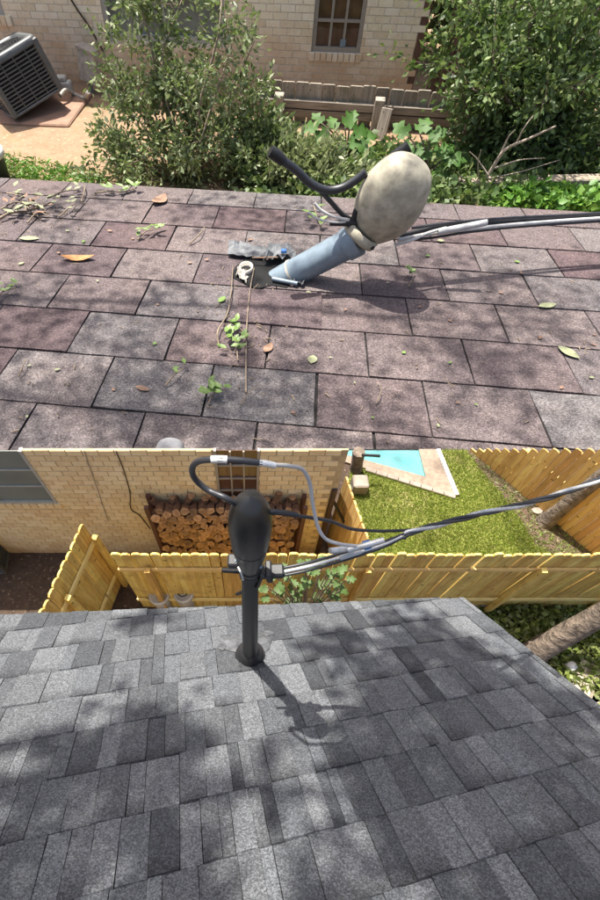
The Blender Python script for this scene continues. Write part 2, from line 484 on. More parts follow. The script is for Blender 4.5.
def shrub(name, label, cat, base, tips, leaf, mat, nleaf, stem_r=0.05, twigs=9, twig_len=0.6, clump=0.22, group=None, barkm='twig', wid=0.45, bend=0.22):
    """stems from base to each tip, twigs off the stems, leaves along twigs"""
    root = thing(name, base, label, cat, group)
    mb = MB(); segs = []
    for tp in tips:
        path = bent(base, tp, bend, 7)
        rr = [stem_r*(1-0.8*i/7) for i in range(8)]
        mb.tube(path, rr, 5)
        L = (Vector(tp)-Vector(base)).length
        for j in range(twigs):
            u = 0.25 + 0.75*rng.random()
            i = min(6, int(u*7)); q = path[i].lerp(path[i+1], u*7-i)
            d = Vector(rng.normal(size=3)); d.z = d.z*0.6+0.15
            d = (d.normalized() + (path[i+1]-path[i]).normalized()*0.6).normalized()
            e = q + d*twig_len*(0.5+0.8*rng.random())
            tw = bent(q, e, 0.25, 3)
            mb.tube(tw, [stem_r*0.22, stem_r*0.16, stem_r*0.12, stem_r*0.06], 3, caps=False)
            segs.append(tw)
        segs.append(path[4:])
    mb.build('stem', M[barkm], root)
    ids = rng.integers(0, len(segs), nleaf)
    P, D = [], []
    for i in ids:
        s = segs[i]; u = rng.random()**0.7*(len(s)-1); k = min(len(s)-2, int(u))
        p = s[k].lerp(s[k+1], u-k)
        o = Vector(rng.normal(size=3))*clump*rng.random()
        P.append(p+o); D.append((o.normalized() + (s[-1]-s[0]).normalized()*0.5 + Vector((0, 0, -0.15))) if o.length > 0 else Vector((0, 0, 1)))
    place('foliage', leaf_mesh(P, D, leaf, mat, name+'_leaves', wid), None, root)
    return root

# ================================================================== THE SETTING
GU = -1.9                                  # level of the farther yard
def sheet(name, poly, z, mat, kind='structure', thick=None):
    mb = MB()
    if thick: mb.prism(poly, z-thick, z)
    else: mb.add([(x, y, z) for x, y in poly], [tuple(range(len(poly)))])
    o = mb.build(name, mat)
    o['kind'] = kind
    return o
YT = gz(250, 450).y                        # the near yard ends at this straight edge
sheet('yard_ground', [(-14, -12), (14, -12), (14, YT), (-14, YT)], 0.0, M['yard_soil'], thick=0.25)
def far_ground():
    mb = MB(); n = 70
    vs = []; fs = []
    for j in range(n+1):
        for i in range(n+1):
            x = -26+52*i/n; y = 2+36*j/n
            z = GU + 0.05*noise.noise(Vector((x*0.5, y*0.5, 0)))
            vs.append((x, y, z))
    for j in range(n):
        for i in range(n): fs.append((j*(n+1)+i, j*(n+1)+i+1, (j+1)*(n+1)+i+1, (j+1)*(n+1)+i))
    mb.add(vs, fs, True)
    o = mb.build('far_ground', M['up_soil']); o['kind'] = 'structure'
far_ground()
mb = MB(); mb.add([(-300, -300, GU-0.3), (300, -300, GU-0.3), (300, 300, GU-0.3), (-300, 300, GU-0.3)], [(0, 1, 2, 3)])
o = mb.build('terrain', M['mulch']); o['kind'] = 'structure'

# ------------------------------------------------------------------ OLD ROOF (upper half of the photograph)
YAW = R_(-6.3)
UC = Vector((math.cos(YAW), math.sin(YAW), 0))
US = ray(325, -100); US = (US - UC*US.dot(UC)).normalized()
UN = UC.cross(US).normalized()
if UN.z < 0: UN = -UN
ZOLD = -0.45
UP0 = gz(600, 450, ZOLD)
KO = (H-ZOLD)/3.06            # measured tab sizes were taken 3.06 m below the camera
OM = Matrix((( UC.x, US.x, UN.x, UP0.x), (UC.y, US.y, UN.y, UP0.y), (UC.z, US.z, UN.z, UP0.z), (0, 0, 0, 1)))
def on_old(x, y, h=0.0):
    return on_plane(x, y, UN, UP0) + UN*h
V_EDGE = 4.50*KO
U_LO, U_HI = -10.2*KO, 3.6*KO
old = thing('old_roof_house', OM @ Vector((-2.5*KO, 2*KO, -1.5)), 'low house with weathered mauve brown three tab shingle roof strewn with leaves', 'house')
MB().box((U_LO, -0.72*KO, -0.16), (U_HI, V_EDGE-0.03, -0.012)).build('roof_deck', M['felt'], old, OM)
MB().box((U_LO, V_EDGE-0.028, -0.22), (U_HI, V_EDGE-0.002, -0.03)).build('fascia', M['fascia'], old, OM)
b0 = OM @ Vector((U_LO+0.4, V_EDGE-0.5, -0.2)); b1 = OM @ Vector((U_HI-0.4, V_EDGE-0.5, -0.2))
mbw = MB(); mbw.prism([(b0.x, b0.y), (b1.x, b1.y), (b1.x, b1.y-0.2), (b0.x, b0.y-0.2)], GU-0.2, min(b0.z, b1.z)); mbw.build('wall', M['mortar_up'], old)
EXPO, TABW = 0.667*KO, 0.91*KO
def tab_mesh(seed, w, l, t, mat, gap, jit, div=5, lift=0.6):
    r = random.Random(seed)
    top, bot = [], []
    def edge(a, b, n):
        return [(a[0]+(b[0]-a[0])*i/n, a[1]+(b[1]-a[1])*i/n) for i in range(n)]
    loop = edge((gap/2, 0), (w-gap/2, 0), div) + edge((w-gap/2, 0), (w-gap/2, l), 3) + edge((w-gap/2, l), (gap/2, l), div) + edge((gap/2, l), (gap/2, 0), 3)
    loop = [(x+r.uniform(-jit, jit), y+r.uniform(-jit, jit)) for x, y in loop]
    n = len(loop)
    zz = [t*(1-lift*y/l)+r.uniform(-jit, jit)*0.25 for x, y in loop]
    m = MB()
    m.add([(x, y, z) for (x, y), z in zip(loop, zz)] + [(x, y, -0.004) for x, y in loop],
          [tuple(range(n))] + [((i+1) % n, i, n+i, n+(i+1) % n) for i in range(n)])
    return m.mesh(mat, 'tab')
tabs = [tab_mesh(s, TABW, EXPO-0.006, 0.026, M['old_shingle'], 0.024, 0.006) for s in range(6)]
tabs_end = [tab_mesh(s, TABW, V_EDGE-(-0.03+0.667*6)*KO, 0.024, M['old_shingle'], 0.02, 0.006) for s in range(3)]
for j in range(-1, 7):
    v0 = (-0.03+0.667*j)*KO
    u0 = (-0.37+(0.455 if j % 2 else 0))*KO
    k0 = int((U_LO-u0)/TABW)
    lo = -9 if j > 2 else -7
    for k in range(lo, 4 if j > 2 else 3):
        u = u0 + k*TABW
        if u < U_LO or u+TABW > U_HI: continue
        me = random.choice(tabs_end if j == 6 else tabs)
        off = random.uniform(-0.012, 0.012)
        place('shingle', me, OM @ Matrix.Translation((u+random.uniform(-.006, .006), v0+(0 if j == 6 else off*0.6), 0)) @ Matrix.Rotation(random.uniform(-.004, .004), 4, 'Z'), old)

# ------------------------------------------------------------------ OLD LEANING MAST
mb_ = on_old(286, 277)
YM = mb_.y
mtop = at_y(354, 241, YM-0.15)
mast = thing('leaning_service_mast', mb_, 'leaning galvanised service mast with bulbous weathered cap on the old shingle roof', 'mast')
pr = 12.0/FPX*(mb_-CAMP).length*1.02
ax = (mtop-mb_).normalized()
MB().tube([mb_-ax*0.25, mb_, mb_.lerp(mtop, .5), mtop], [pr*0.96, pr, pr, pr*1.02], 28).build('pipe', M['galv'], mast)
MB().tube([mb_.lerp(mtop, 0.90), mtop+ax*0.06], [pr*1.13, pr*1.13], 28).build('collar', M['galv'], mast)
MB().tube([mb_.lerp(mtop, 0.10), mb_.lerp(mtop, 0.13)], [pr*1.06, pr*1.06], 28).build('band', M['dirty_white'], mast)
# egg shaped cap
hc = at_y(389, 203, YM-0.12)
hs = (hc-CAMP).length/FPX
def egg(name, mat, parent, c, rx, ry, rz, rot, lump=0.05, taper=0.0, seg=40, rings=26):
    vs, fs = [], []
    for i in range(rings+1):
        ph = math.pi*i/rings
        for k in range(seg):
            a = 2*math.pi*k/seg
            z = math.cos(ph)
            t = 1+taper*z
            r_ = math.sin(ph)**0.9 if math.sin(ph) > 0 else 0
            p = Vector((r_*math.cos(a)*rx*t, r_*math.sin(a)*ry*t, z*rz))
            p *= 1+lump*(noise.noise(Vector((math.cos(a)*r_, math.sin(a)*r_, z))*1.3+Vector((3, 1, 7))))
            vs.append(p)
    for i in range(rings):
        for k in range(seg): fs.append((i*seg+k, (i+1)*seg+k, (i+1)*seg+(k+1) % seg, i*seg+(k+1) % seg))
    m = MB(); m.add(vs, fs, True)
    return m.build(name, mat, parent, Matrix.Translation(c) @ rot)
egg('cap', M['old_cap'], mast, hc, 29*hs, 25*hs, 40.5*hs, Matrix.Rotation(R_(13), 4, 'Y') @ Matrix.Rotation(R_(12), 4, 'X'), 0.06, 0.10)
lipc = hc.lerp(mtop, .80); lipd = (hc-mtop).normalized()
LMt = Matrix.Translation(lipc) @ lipd.to_track_quat('Z', 'Y').to_matrix().to_4x4()
MB().lathe([(pr*.9, -.05), (pr*1.32, -.05), (pr*1.36, -.02), (pr*1.36, .05), (pr*1.2, .07)], LMt, 30).build('cap_rim', M['old_cap'], mast)
for a_ in (-2.6, -1.6, -.7):
    MB().lathe([(.028, 0), (.028, .018), (.016, .026), (0, .026)], LMt @ Matrix.Translation((math.cos(a_)*pr*1.35, math.sin(a_)*pr*1.35, .015)) @ Vector((math.cos(a_), math.sin(a_), 0)).to_track_quat('Z', 'Y').to_matrix().to_4x4(), 10).build('screw', M['ac_dark'], mast)
# bracket and broken insulator knob below the cap
bq = at_y(352, 224, YM-0.2)
MB().tube([bq+Vector((-0.28, -.02, .02)), bq+Vector((0.05, 0, 0.02))], [0.03, 0.05], 8).tube([bq+Vector((-.02, 0, -.14)), bq+Vector((.02, 0, .18))], 0.035, 8).build('clamp_bracket', M['ac_dark'], mast)
# black cable tails curling round the cap
def pxpath(pts, Y):
    return [at_y(x, y, Y) for x, y in pts]
MB().tube(smooth_path(pxpath([(282, 160), (296, 170), (310, 183), (326, 190), (342, 188), (356, 180), (366, 172)], YM-0.1), 6), 3.5*hs, 10).build('cable_tail', M['black_cable'], mast)
MB().tube(pxpath([(270, 151), (276, 155), (283, 161)], YM-0.1), [4.6*hs, 4.9*hs, 4.4*hs], 10).build('cable_end_sleeve', M['black_pipe'], mast)
MB().tube(pxpath([(392, 158), (400, 153), (409, 146)], YM+0.45), [5*hs, 5.4*hs, 5*hs], 10).build('cable_end_sleeve', M['black_pipe'], mast)
MB().tube(smooth_path(pxpath([(320, 190), (330, 201), (342, 214), (350, 219)], YM-0.1), 5), 2.2*hs, 8).build('cable_tail', M['black_cable'], mast)
# torn flashing at the foot of the mast
fl = thing('torn_flashing', on_old(262, 272), 'torn crumpled metal flashing and open white boot beside the leaning mast', 'flashing')
def crumple(pts_px, mat, name, parent, h=0.05, thick=0.012, amp=0.06, seed=0):
    r = random.Random(seed); n = 7
    a, b, c, d = [on_old(x, y, 0) for x, y in pts_px]
    vs = []
    for j in range(n+1):
        for i in range(n+1):
            p = a.lerp(b, i/n).lerp(d.lerp(c, i/n), j/n)
            vs.append(p + UN*(h+amp*abs(noise.noise(Vector((i*0.5+seed, j*0.5, seed*3.1))))*2) + Vector((r.uniform(-.012, .012), r.uniform(-.012, .012), 0)))
    m = (n+1)**2
    low = [v-UN*thick for v in vs]
    fs = [(j*(n+1)+i, j*(n+1)+i+1, (j+1)*(n+1)+i+1, (j+1)*(n+1)+i) for j in range(n) for i in range(n)]
    mm = MB(); mm.add(vs+low, fs+[tuple(x+m for x in f[::-1]) for f in fs])
    return mm.build(name, mat, parent)
crumple([(228, 259), (262, 263), (269, 252), (229, 246)], M['flash_metal'], 'metal_sheet', fl, 0.06, seed=1)
crumple([(262, 268), (296, 266), (290, 253), (270, 250)], M['flash_metal'], 'metal_sheet', fl, 0.10, amp=0.09, seed=2)
def collar_px(cx_, cy_, rx, ry, h, mat, name, z0=0.03):
    c = on_old(cx_, cy_, z0)
    s = (c-CAMP).length/FPX
    Mx = Matrix.Translation(c) @ OM.to_3x3().to_4x4() @ Matrix.Diagonal((rx*s, ry*s, h, 1))
    return MB().lathe([(1.12, 0), (1.1, 1), (0.9, 1.02), (0.86, 0.05), (0, 0.04)], Mx, 20).build(name, mat, fl)
def ragged(name, mat, px, h, th, seed):
    r = random.Random(seed); P = [on_old(x+r.uniform(-1, 1), y+r.uniform(-1, 1), h) for x, y in px]; n_ = len(P)
    m = MB(); m.add(P+[p-UN*th for p in P], [tuple(range(n_))[::-1], tuple(range(n_, 2*n_))]+[(q, (q+1) % n_, n_+(q+1) % n_, n_+q) for q in range(n_)])
    return m.build(name, mat, fl)
ragged('hole', M['hole'], [(236, 268), (246, 261), (262, 263), (276, 260), (290, 266), (296, 280), (286, 291), (272, 287), (258, 290), (243, 287), (233, 279)], .036, .03, 1)  # raised black patch, no real opening; its depth and darkness are painted
collar_px(246, 272, 6, 9, 0.06, M['dirty_white'], 'boot_rim')
crumple([(236, 279), (246, 287), (248, 280), (238, 270)], M['dirty_white'], 'torn_membrane', fl, 0.05, amp=.05, seed=7)
crumple([(296, 272), (306, 278), (303, 290), (292, 287)], M['flash_metal'], 'metal_sheet', fl, 0.05, amp=.07, seed=9)
lifted = MB()
LS = [on_old(239, 293, .075), on_old(321, 297, .06), on_old(321, 331, .036), on_old(236, 323, .036)]
lifted.add(LS+[p-UN*.03 for p in LS], [(3, 2, 1, 0), (4, 5, 6, 7), (0, 1, 5, 4), (1, 2, 6, 5), (2, 3, 7, 6), (3, 0, 4, 7)])
o = lifted.build('lifted_shingle', M['old_shingle'], old); o['label'] = 'lifted loose shingle tab below the torn flashing'
MB().tube([on_old(252, 267, 0.14), on_old(277, 268.5, 0.17)], 0.011, 7).build('copper_strip', M['dry_leaf'], fl)
MB().bbox((-0.04, -0.03, 0), (0.04, 0.03, 0.05), 0.01).build('blue_lid', M['blue_tape'], fl, Matrix.Translation(on_old(283, 263, 0.16)))
MB().tube([on_old(272, 284, 0.08), on_old(297, 289, 0.08)], 0.03, 8).build('bolt', M['galv'], fl)

# cables running right from the mast, low over the roof
def strand(name, label, px, mat, rpx, group=None, hs_=None):
    P = [at_y(x, y, Y) for x, y, Y in px]
    r = rpx/FPX*(P[0]-CAMP).length
    o = MB().tube(smooth_path(P, 8), r, 8).build(name, mat)
    return tag(o, label, 'cable', group)
strand('service_cable', 'black service cable running right from the bulbous old mast cap', [(400, 236, YM), (440, 227, YM+.1), (500, 222, YM+.3), (560, 218, YM+.5), (640, 213, YM+.7), (760, 206, YM+1.0)], M['black_cable'], 2.0)
strand('aluminium_cable', 'pale aluminium cable running right just below the black one on the old roof', [(398, 240, YM-.1), (436, 233, YM), (500, 226, YM+.2), (560, 221, YM+.4), (640, 216, YM+.6), (760, 209, YM+.9)], M['grey_cable'], 1.7)
o = MB().tube(pxpath([(438, 232), (487, 222.5)], YM-.08), 2.9*hs, 10).build('splice_sleeve', M['grey_cable']); tag(o, 'fat pale splice sleeve clamped on the old roof cables', 'sleeve')
strand('guy_wire', 'short loose white wire slanting down beside the old mast cap', [(395, 245, YM-.2), (412, 240, YM-.2), (428, 233, YM-.1), (446, 228, YM)], M['white'], 1.3)
strand('service_cable', 'thin black wire sagging below the pale cables right of the old mast', [(400, 240, YM-.05), (430, 238, YM), (470, 232, YM+.1), (530, 226, YM+.3), (640, 219, YM+.6), (760, 213, YM+.9)], M['black_cable'], 1.1)
strand('service_cable', 'upper thin black wire nearest the far edge right of the old mast', [(412, 228, YM), (450, 223, YM+.1), (510, 218, YM+.3), (580, 214.5, YM+.5), (680, 208, YM+.8)], M['black_cable'], 1.3)
# cobweb-like torn cloth at the bracket
strand('frayed_cord', 'frayed pale cord strands hanging left of the old mast cap', [(349, 220, YM-.22), (335, 217, YM-.22), (322, 211, YM-.22), (314, 203, YM-.2)], M['white'], 1.4)
strand('frayed_cord', 'frayed pale cord strands hanging left of the old mast cap, lower strand', [(349, 222, YM-.22), (333, 222, YM-.25), (318, 219, YM-.25), (308, 212, YM-.22)], M['white'], 1.0)

# ------------------------------------------------------------------ debris on the old roof
def flat_leaf(name, label, x, y, size_px, ang, mat, group=None, wide=0.42, curl=0.25, cat='leaf'):
    c = on_old(x, y, 0.04)
    L = size_px/FPX*(c-CAMP).length*1.25
    m = MB(); n = 6
    vs = []; fs = []
    for i in range(n+1):
        t = i/n; w = wide*0.5*math.sin(min(1, t*1.02)*math.pi)**0.8
        zc = curl*0.3*(t-0.5)**2
        vs += [((t-.5)*L, -w*L, (zc+0.10*w)*L*1.2), ((t-.5)*L, 0, zc*L), ((t-.5)*L, w*L, (zc+0.10*w)*L*1.2)]
    for i in range(n): fs += [(3*i, 3*i+3, 3*i+4, 3*i+1), (3*i+1, 3*i+4, 3*i+5, 3*i+2)]
    m.add(vs, fs, True)
    Mx = Matrix.Translation(c) @ OM.to_3x3().to_4x4() @ Matrix.Rotation(R_(ang), 4, 'Z')
    return tag(m.build(name, mat, None, Mx), label, cat, group)
flat_leaf('dead_leaf', 'curled orange dead leaf lying toward the upper left of the old roof', 79, 261, 24, 8, M['orange_leaf'], wide=0.35, curl=1.2)
flat_leaf('dead_leaf', 'reddish dry leaf near the far edge of the old roof below the shrub', 160, 203, 17, 75, M['dry_leaf'], wide=0.6, curl=1.5)
flat_leaf('fallen_leaf', 'long silvery leaf beside the leafy twig on the old roof', 30, 241, 14, 5, M['pale_leaf'])
flat_leaf('dead_leaf', 'brown curled leaf lying right of the thin upright twig', 268, 351, 14, 70, M['dry_leaf'], wide=0.5, curl=1.2)
flat_leaf('fallen_leaf', 'large pale green leaf at the right side of the old roof', 567, 355, 16, -50, M['pale_leaf'], wide=0.5)
flat_leaf('fallen_leaf', 'pale green leaf between two slots right of the mast', 546, 308, 14, 20, M['pale_leaf'])
flat_leaf('dead_leaf', 'small brown leaf on the near left tab of the old roof', 143, 391, 13, -15, M['dry_leaf'], wide=0.4)
flat_leaf('fallen_leaf', 'cream leaf on a dark red tab near the middle of the old roof', 312, 362, 11, 80, M['pale_leaf'], wide=0.7)
flat_leaf('fallen_leaf', 'green leaf just left of the mast foot on the old roof', 222, 302, 10, 70, M['fresh_leaf'], wide=.5)
_small = [(59,255),(110,233),(84,244),(133,241),(68,233),(98,283),(158,307),(207,262),(250,242),(345,312),(427,258),(440,243),(419,309),(449,323),(516,264),(539,340),(593,337),(592,347),(475,407),(457,405),(403,355),(449,365),(387,285),(30,368),(58,372),(28,419),(114,392),(155,346),(293,415),(308,295),(500,295),(354,385),(590,380),(437,428),(330,360),(372,420),(560,390),(520,275),(22,266),(190,265)]
for i, (x, y) in enumerate(_small):
    flat_leaf('leaf_scrap', 'tiny leaf scrap lying loose on the old shingle roof', x, y, random.uniform(2.5, 5), random.uniform(0, 180), random.choice([M['pale_leaf'], M['dry_leaf'], M['fresh_leaf'], M['dry_leaf']]), 'leaf scraps scattered on the old roof', wide=random.uniform(.4, .8))
def sprig(name, label, px, twig_px, leaves, lmat, leafpx, thick=1.2, cat='twig', spread=7):
    base = on_old(*px[0], 0.04)
    root = thing(name, base, label, cat)
    path = smooth_path([on_old(x, y, 0.05+0.05*math.sin(i*1.7)**2) for i, (x, y) in enumerate(px)], 5)
    r = thick/FPX*(base-CAMP).length
    m = MB(); m.tube(path, [r*(1.1-.6*i/len(path)) for i in range(len(path))], 6)
    for q in twig_px: m.tube([on_old(*p, 0.06) for p in q], r*.5, 5)
    m.build('twig_stem', M['twig'], root)
    L = leafpx/FPX*(base-CAMP).length
    for i in range(leaves):
        k = random.randrange(len(path)//4, len(path))
        p = path[k] + UC*random.gauss(0, spread*.5)/FPX*(base-CAMP).length + US*random.gauss(0, spread*.5)/FPX*(base-CAMP).length + UN*random.uniform(0.01, 0.10)
        a = random.uniform(0, 6.28); D = UC*math.cos(a)+US*math.sin(a)+UN*0.3
        sd = D.cross(UN).normalized(); D = D.normalized(); w = L*0.28; n3 = sd.cross(D)
        lm = MB(); lm.add([p, p+D*L*.3+sd*w*.9+n3*.01, p+D*L*.7+sd*w*.7, p+D*L, p+D*L*.7-sd*w*.7, p+D*L*.3-sd*w*.9+n3*.01, p+D*L*.5-n3*L*.05],
                          [(0, 6, 1), (1, 6, 2), (2, 6, 3), (3, 6, 4), (4, 6, 5), (5, 6, 0)])
        lm.build('leaf', lmat, root)
sprig('leafy_twig', 'leafy grey green twig lying at the left edge of the old roof', [(-6, 226), (12, 219), (26, 215), (40, 213), (56, 205)], [[(26, 215), (30, 203)], [(30, 214), (42, 222)]], 16, M['pale_leaf'], 9)
sprig('leafy_twig', 'short leafy twig lying near the far edge below the shrub', [(95, 196), (110, 197), (124, 195), (138, 193)], [[(110, 197), (114, 192)]], 11, M['fresh_leaf'], 8, 0.7, spread=6)
sprig('leafy_twig', 'small green sprig on the left part of the old roof', [(138, 243), (146, 238), (154, 233)], [], 9, M['fresh_leaf'], 8, 0.7)
for n_, (px_, lv) in enumerate((([(8, 196), (20, 202), (30, 212)], 5), ([(2, 212), (18, 208), (36, 210), (48, 216)], 7), ([(52, 199), (66, 197), (80, 193)], 3), ([(28, 226), (40, 218), (50, 220)], 6), ([(60, 220), (70, 214), (76, 206)], 4), ([(82, 205), (86, 195), (84, 187)], 0), ([(20, 380), (26, 372), (28, 362)], 0), ([(190, 247), (200, 240), (205, 230)], 0))):
    sprig('dry_twig', ['dry twig with shrivelled leaves at the far left corner of the old roof', 'grey twig crossing the leafy twig at the left edge of the old roof', 'little twig on the far edge row left of the short leafy twig', 'dry sprig just below the leafy twig on the left of the old roof', 'dry sprig right of the leafy twig on the left of the old roof', 'tiny bare twig standing near the far left edge of the old roof', 'curled bare twig at the near left of the old roof', 'thin bare twig left of the torn flashing'][n_], px_, [], lv, M['dry_leaf'] if n_ % 2 else M['pale_leaf'], 7, 0.7, spread=6)
sprig('long_twig', 'thin bare twig standing out lengthwise on the old roof below the mast foot', [(246, 396), (246, 362), (247, 325), (250, 296), (254, 272)], [[(247, 340), (238, 330)], [(250, 296), (258, 288)]], 0, M['fresh_leaf'], 6, 0.9)
sprig('bent_twig', 'bent grey twig beside the thin upright twig on the old roof', [(219, 349), (218, 338), (227, 318), (231, 300), (233, 270)], [], 0, M['fresh_leaf'], 6, 0.9)
sprig('leafy_twig', 'yellow green leaf cluster beside the thin upright twig', [(238, 364), (236, 350), (232, 338), (236, 328)], [], 20, M['fresh_leaf'], 11, 0.8, spread=9)
sprig('leafy_twig', 'green leaf cluster near the front edge of the old roof', [(208, 408), (214, 400), (220, 395)], [], 12, M['fresh_leaf'], 12, 0.7, spread=9)
sprig('leafy_twig', 'small twig with a green leaf on a dusty pale tab', [(166, 389), (175, 382), (185, 371)], [], 3, M['fresh_leaf'], 8, 0.8, spread=3)
sprig('leafy_twig', 'green leaf pair right of the mast pipe on the old roof', [(408, 290), (411, 284), (412, 278)], [], 6, M['fresh_leaf'], 9, 0.6, spread=5)
sprig('bare_stick', 'short bare stick beyond the leaf cluster near the front of the old roof', [(240, 408), (250, 398), (260, 389)], [], 0, M['fresh_leaf'], 5, 0.6)
sprig('bare_stick', 'short bare stick on the right front tabs of the old roof', [(375, 407), (379, 398), (377, 385)], [], 0, M['fresh_leaf'], 5, 0.6)
sprig('leafy_twig', 'green sprig at the left frame edge of the old roof', [(-4, 305), (6, 298), (17, 291)], [], 8, M['fresh_leaf'], 9, 0.7)
sprig('leafy_twig', 'drooping sprig hanging left of the old mast cap', [(313, 207), (316, 222), (322, 232)], [], 6, M['fresh_leaf'], 9, 0.7, spread=4)

tl = MB(); rt = random.Random(5)
for i_ in range(330):
    k_ = rt.random()
    if k_ < .35: x_, y_ = rt.gauss(35, 30), rt.gauss(212, 12)
    elif k_ < .6: x_, y_ = rt.gauss(240, 28), rt.gauss(325, 38)
    else: x_, y_ = rt.uniform(-10, 610), rt.uniform(200, 448)
    if not (190+.05*x_ < y_ < 450): continue
    p_ = on_old(x_, y_, .036); a_ = rt.uniform(0, 6.3); L_t = rt.uniform(.02, .11) if rt.random() < .6 else rt.uniform(.01, .03)
    d_t = UC*math.cos(a_)+US*math.sin(a_)
    q_ = p_+d_t*L_t*.5+UC*rt.uniform(-.012, .012)+UN*rt.uniform(0, .015)
    tl.tube([p_, q_, p_+d_t*L_t], rt.uniform(.0035, .008), 4)
tag(tl.build('twig_litter', M['twig']), 'fine twig bits and grit littering the old shingle roof', 'litter', kind='stuff')

# ------------------------------------------------------------------ shoe standing at the front of the old roof
def shoe():
    c = on_old(173, 445, 0.03)
    s = (c-CAMP).length/FPX
    root = thing('shoe', c, 'light grey shoe toe at the front edge of the old roof', 'shoe')
    L, wd = 60*s, 14*s
    Mx = Matrix.Translation(c) @ OM.to_3x3().to_4x4() @ Matrix.Rotation(R_(4), 4, 'Z')
    def hull(name, mat, z0, z1, k, crown):
        vs, fs = [], []; n, m = 16, 14
        for i in range(n+1):
            t = i/n
            wv = wd*k*(1-(max(0, (t-0.80)/0.20))**2.6)**0.5*(0.9+0.1*math.sin(t*3.1)) if t < 1 else 0.001
            for j in range(m+1):
                a = math.pi*j/m
                zt = z1*(1-0.45*t)*(1-(max(0, (t-0.78)/0.22))**3)**0.5 if crown else z1
                vs.append((math.cos(a)*wv, -L*(1-t), z0+(zt-z0)*math.sin(a)**0.7))
        for i in range(n):
            for j in range(m): fs.append((i*(m+1)+j, i*(m+1)+j+1, (i+1)*(m+1)+j+1, (i+1)*(m+1)+j))
        mm = MB(); mm.add(vs, fs, True); mm.build(name, mat, root, Mx)
    hull('sole', M['shoe_sole'], 0.0, 0.07, 1.08, 0)
    hull('upper', M['shoe_knit'], 0.03, 0.26, 1.0, 1)
shoe()

# ------------------------------------------------------------------ BRICK HOUSE behind the old roof
def wall_frame(p, yaw):
    return Matrix.Translation(p) @ Matrix.Rotation(yaw, 4, 'Z')
def brick_wall(house, Mx, x0, x1, z1, bw, bh, joint, depth, mat, mortar, holes, limit=300):
    """running bond; bricks that show largest are single parts, the rest one joined part"""
    me = MB().box((-bw/2+joint/2, 0, -bh/2+joint/2), (bw/2-joint/2, depth, bh/2-joint/2)).mesh(mat, 'brick')
    spots = []
    nrow = int(z1/bh)
    for j in range(nrow):
        z = (j+0.5)*bh
        i = 0; x = x0 + (bw*0.5 if j % 2 else 0)
        while x < x1:
            a, b = x-bw/2, x+bw/2
            ok = True; cut = None
            for hx0, hx1, hz0, hz1 in holes:
                if z+bh/2 > hz0 and z-bh/2 < hz1 and b > hx0 and a < hx1:
                    ok = False
                    if a < hx0-joint*2: cut = (a, hx0)
                    if b > hx1+joint*2: cut = (hx1, b) if cut is None else cut
            if ok: spots.append((x, z, 1.0))
            elif cut: spots.append(((cut[0]+cut[1])/2, z, (cut[1]-cut[0])/bw))
            x += bw
    view, rest = [], []
    for x, z, sc in spots:
        P = Mx @ Vector((x, 0, z))
        u, v, d = proj(P)
        seen = (-5 < u < 605) and (-5 < v < 905)
        (view if seen else rest).append((d, x, z, sc))
    view.sort()
    rest += view[limit:]
    for d, x, z, sc in view[:limit]:
        place('brick', me, Mx @ Matrix.Translation((x+random.uniform(-.02, .02)*joint, random.uniform(-.25, .25)*joint, z)) @ Matrix.Diagonal((sc, 1, 1, 1)), house)
    mb = MB()
    for d, x, z, sc in rest:
        y = random.uniform(-.25, .25)*joint
        mb.box((x-(bw-joint)/2*sc, y, z-bh/2+joint/2), (x+(bw-joint)/2*sc, y+depth, z+bh/2-joint/2))
    o = mb.build('brickwork', mat, house, Mx); o['kind'] = 'stuff'
    # mortar backing with the openings left out
    xs = sorted({x0-bw/2, x1+bw/2, *[h[0] for h in holes], *[h[1] for h in holes]})
    zs = sorted({0.0, z1, *[min(z1, h[2]) for h in holes], *[min(z1, h[3]) for h in holes]})
    mm = MB()
    for a, b in zip(xs, xs[1:]):
        for c, d in zip(zs, zs[1:]):
            if d-c < 1e-6 or b-a < 1e-6: continue
            if any(a >= h[0]-1e-6 and b <= h[1]+1e-6 and c >= h[2]-1e-6 and d <= h[3]+1e-6 for h in holes): continue
            mm.box((a, joint*0.55, c), (b, depth*1.6, d))
    mm.build('wall', mortar, house, Mx)

def window(house, Mx, x0, x1, z0, z1, cols, rows, fw, mw, fmat, pmat, recess, label=None, top=True):
    fr = MB()
    fr.box((x0, recess-fw*.5, z0), (x0+fw, recess+fw, z1)).box((x1-fw, recess-fw*.5, z0), (x1, recess+fw, z1))
    fr.box((x0+fw, recess-fw*.5, z0), (x1-fw, recess+fw, z0+fw))
    if top: fr.box((x0+fw, recess-fw*.5, z1-fw), (x1-fw, recess+fw, z1))
    w = fr.build('window', fmat, house, Mx)
    if label: w['label'] = label
    gx = (x1-x0-2*fw)/cols; gy = (z1-z0-2*fw)/rows
    for i in range(1, cols):
        xx = x0+fw+gx*i
        MB().box((xx-mw/2, recess-mw*.3, z0+fw), (xx+mw/2, recess+mw*.6, z1-fw)).build('muntin', fmat, w, Mx)
    for j in range(1, rows):
        zz = z0+fw+gy*j
        MB().box((x0+fw, recess-mw*.4, zz-mw/2), (x1-fw, recess+mw*.55, zz+mw/2)).build('muntin', fmat, w, Mx)
    for i in range(cols):
        for j in range(rows):
            a = x0+fw+gx*i; c = z0+fw+gy*j
            MB().box((a, recess+mw*.65, c), (a+gx, recess+mw*.65+0.004, c+gy)).build('pane', pmat, w, Mx)
    return w

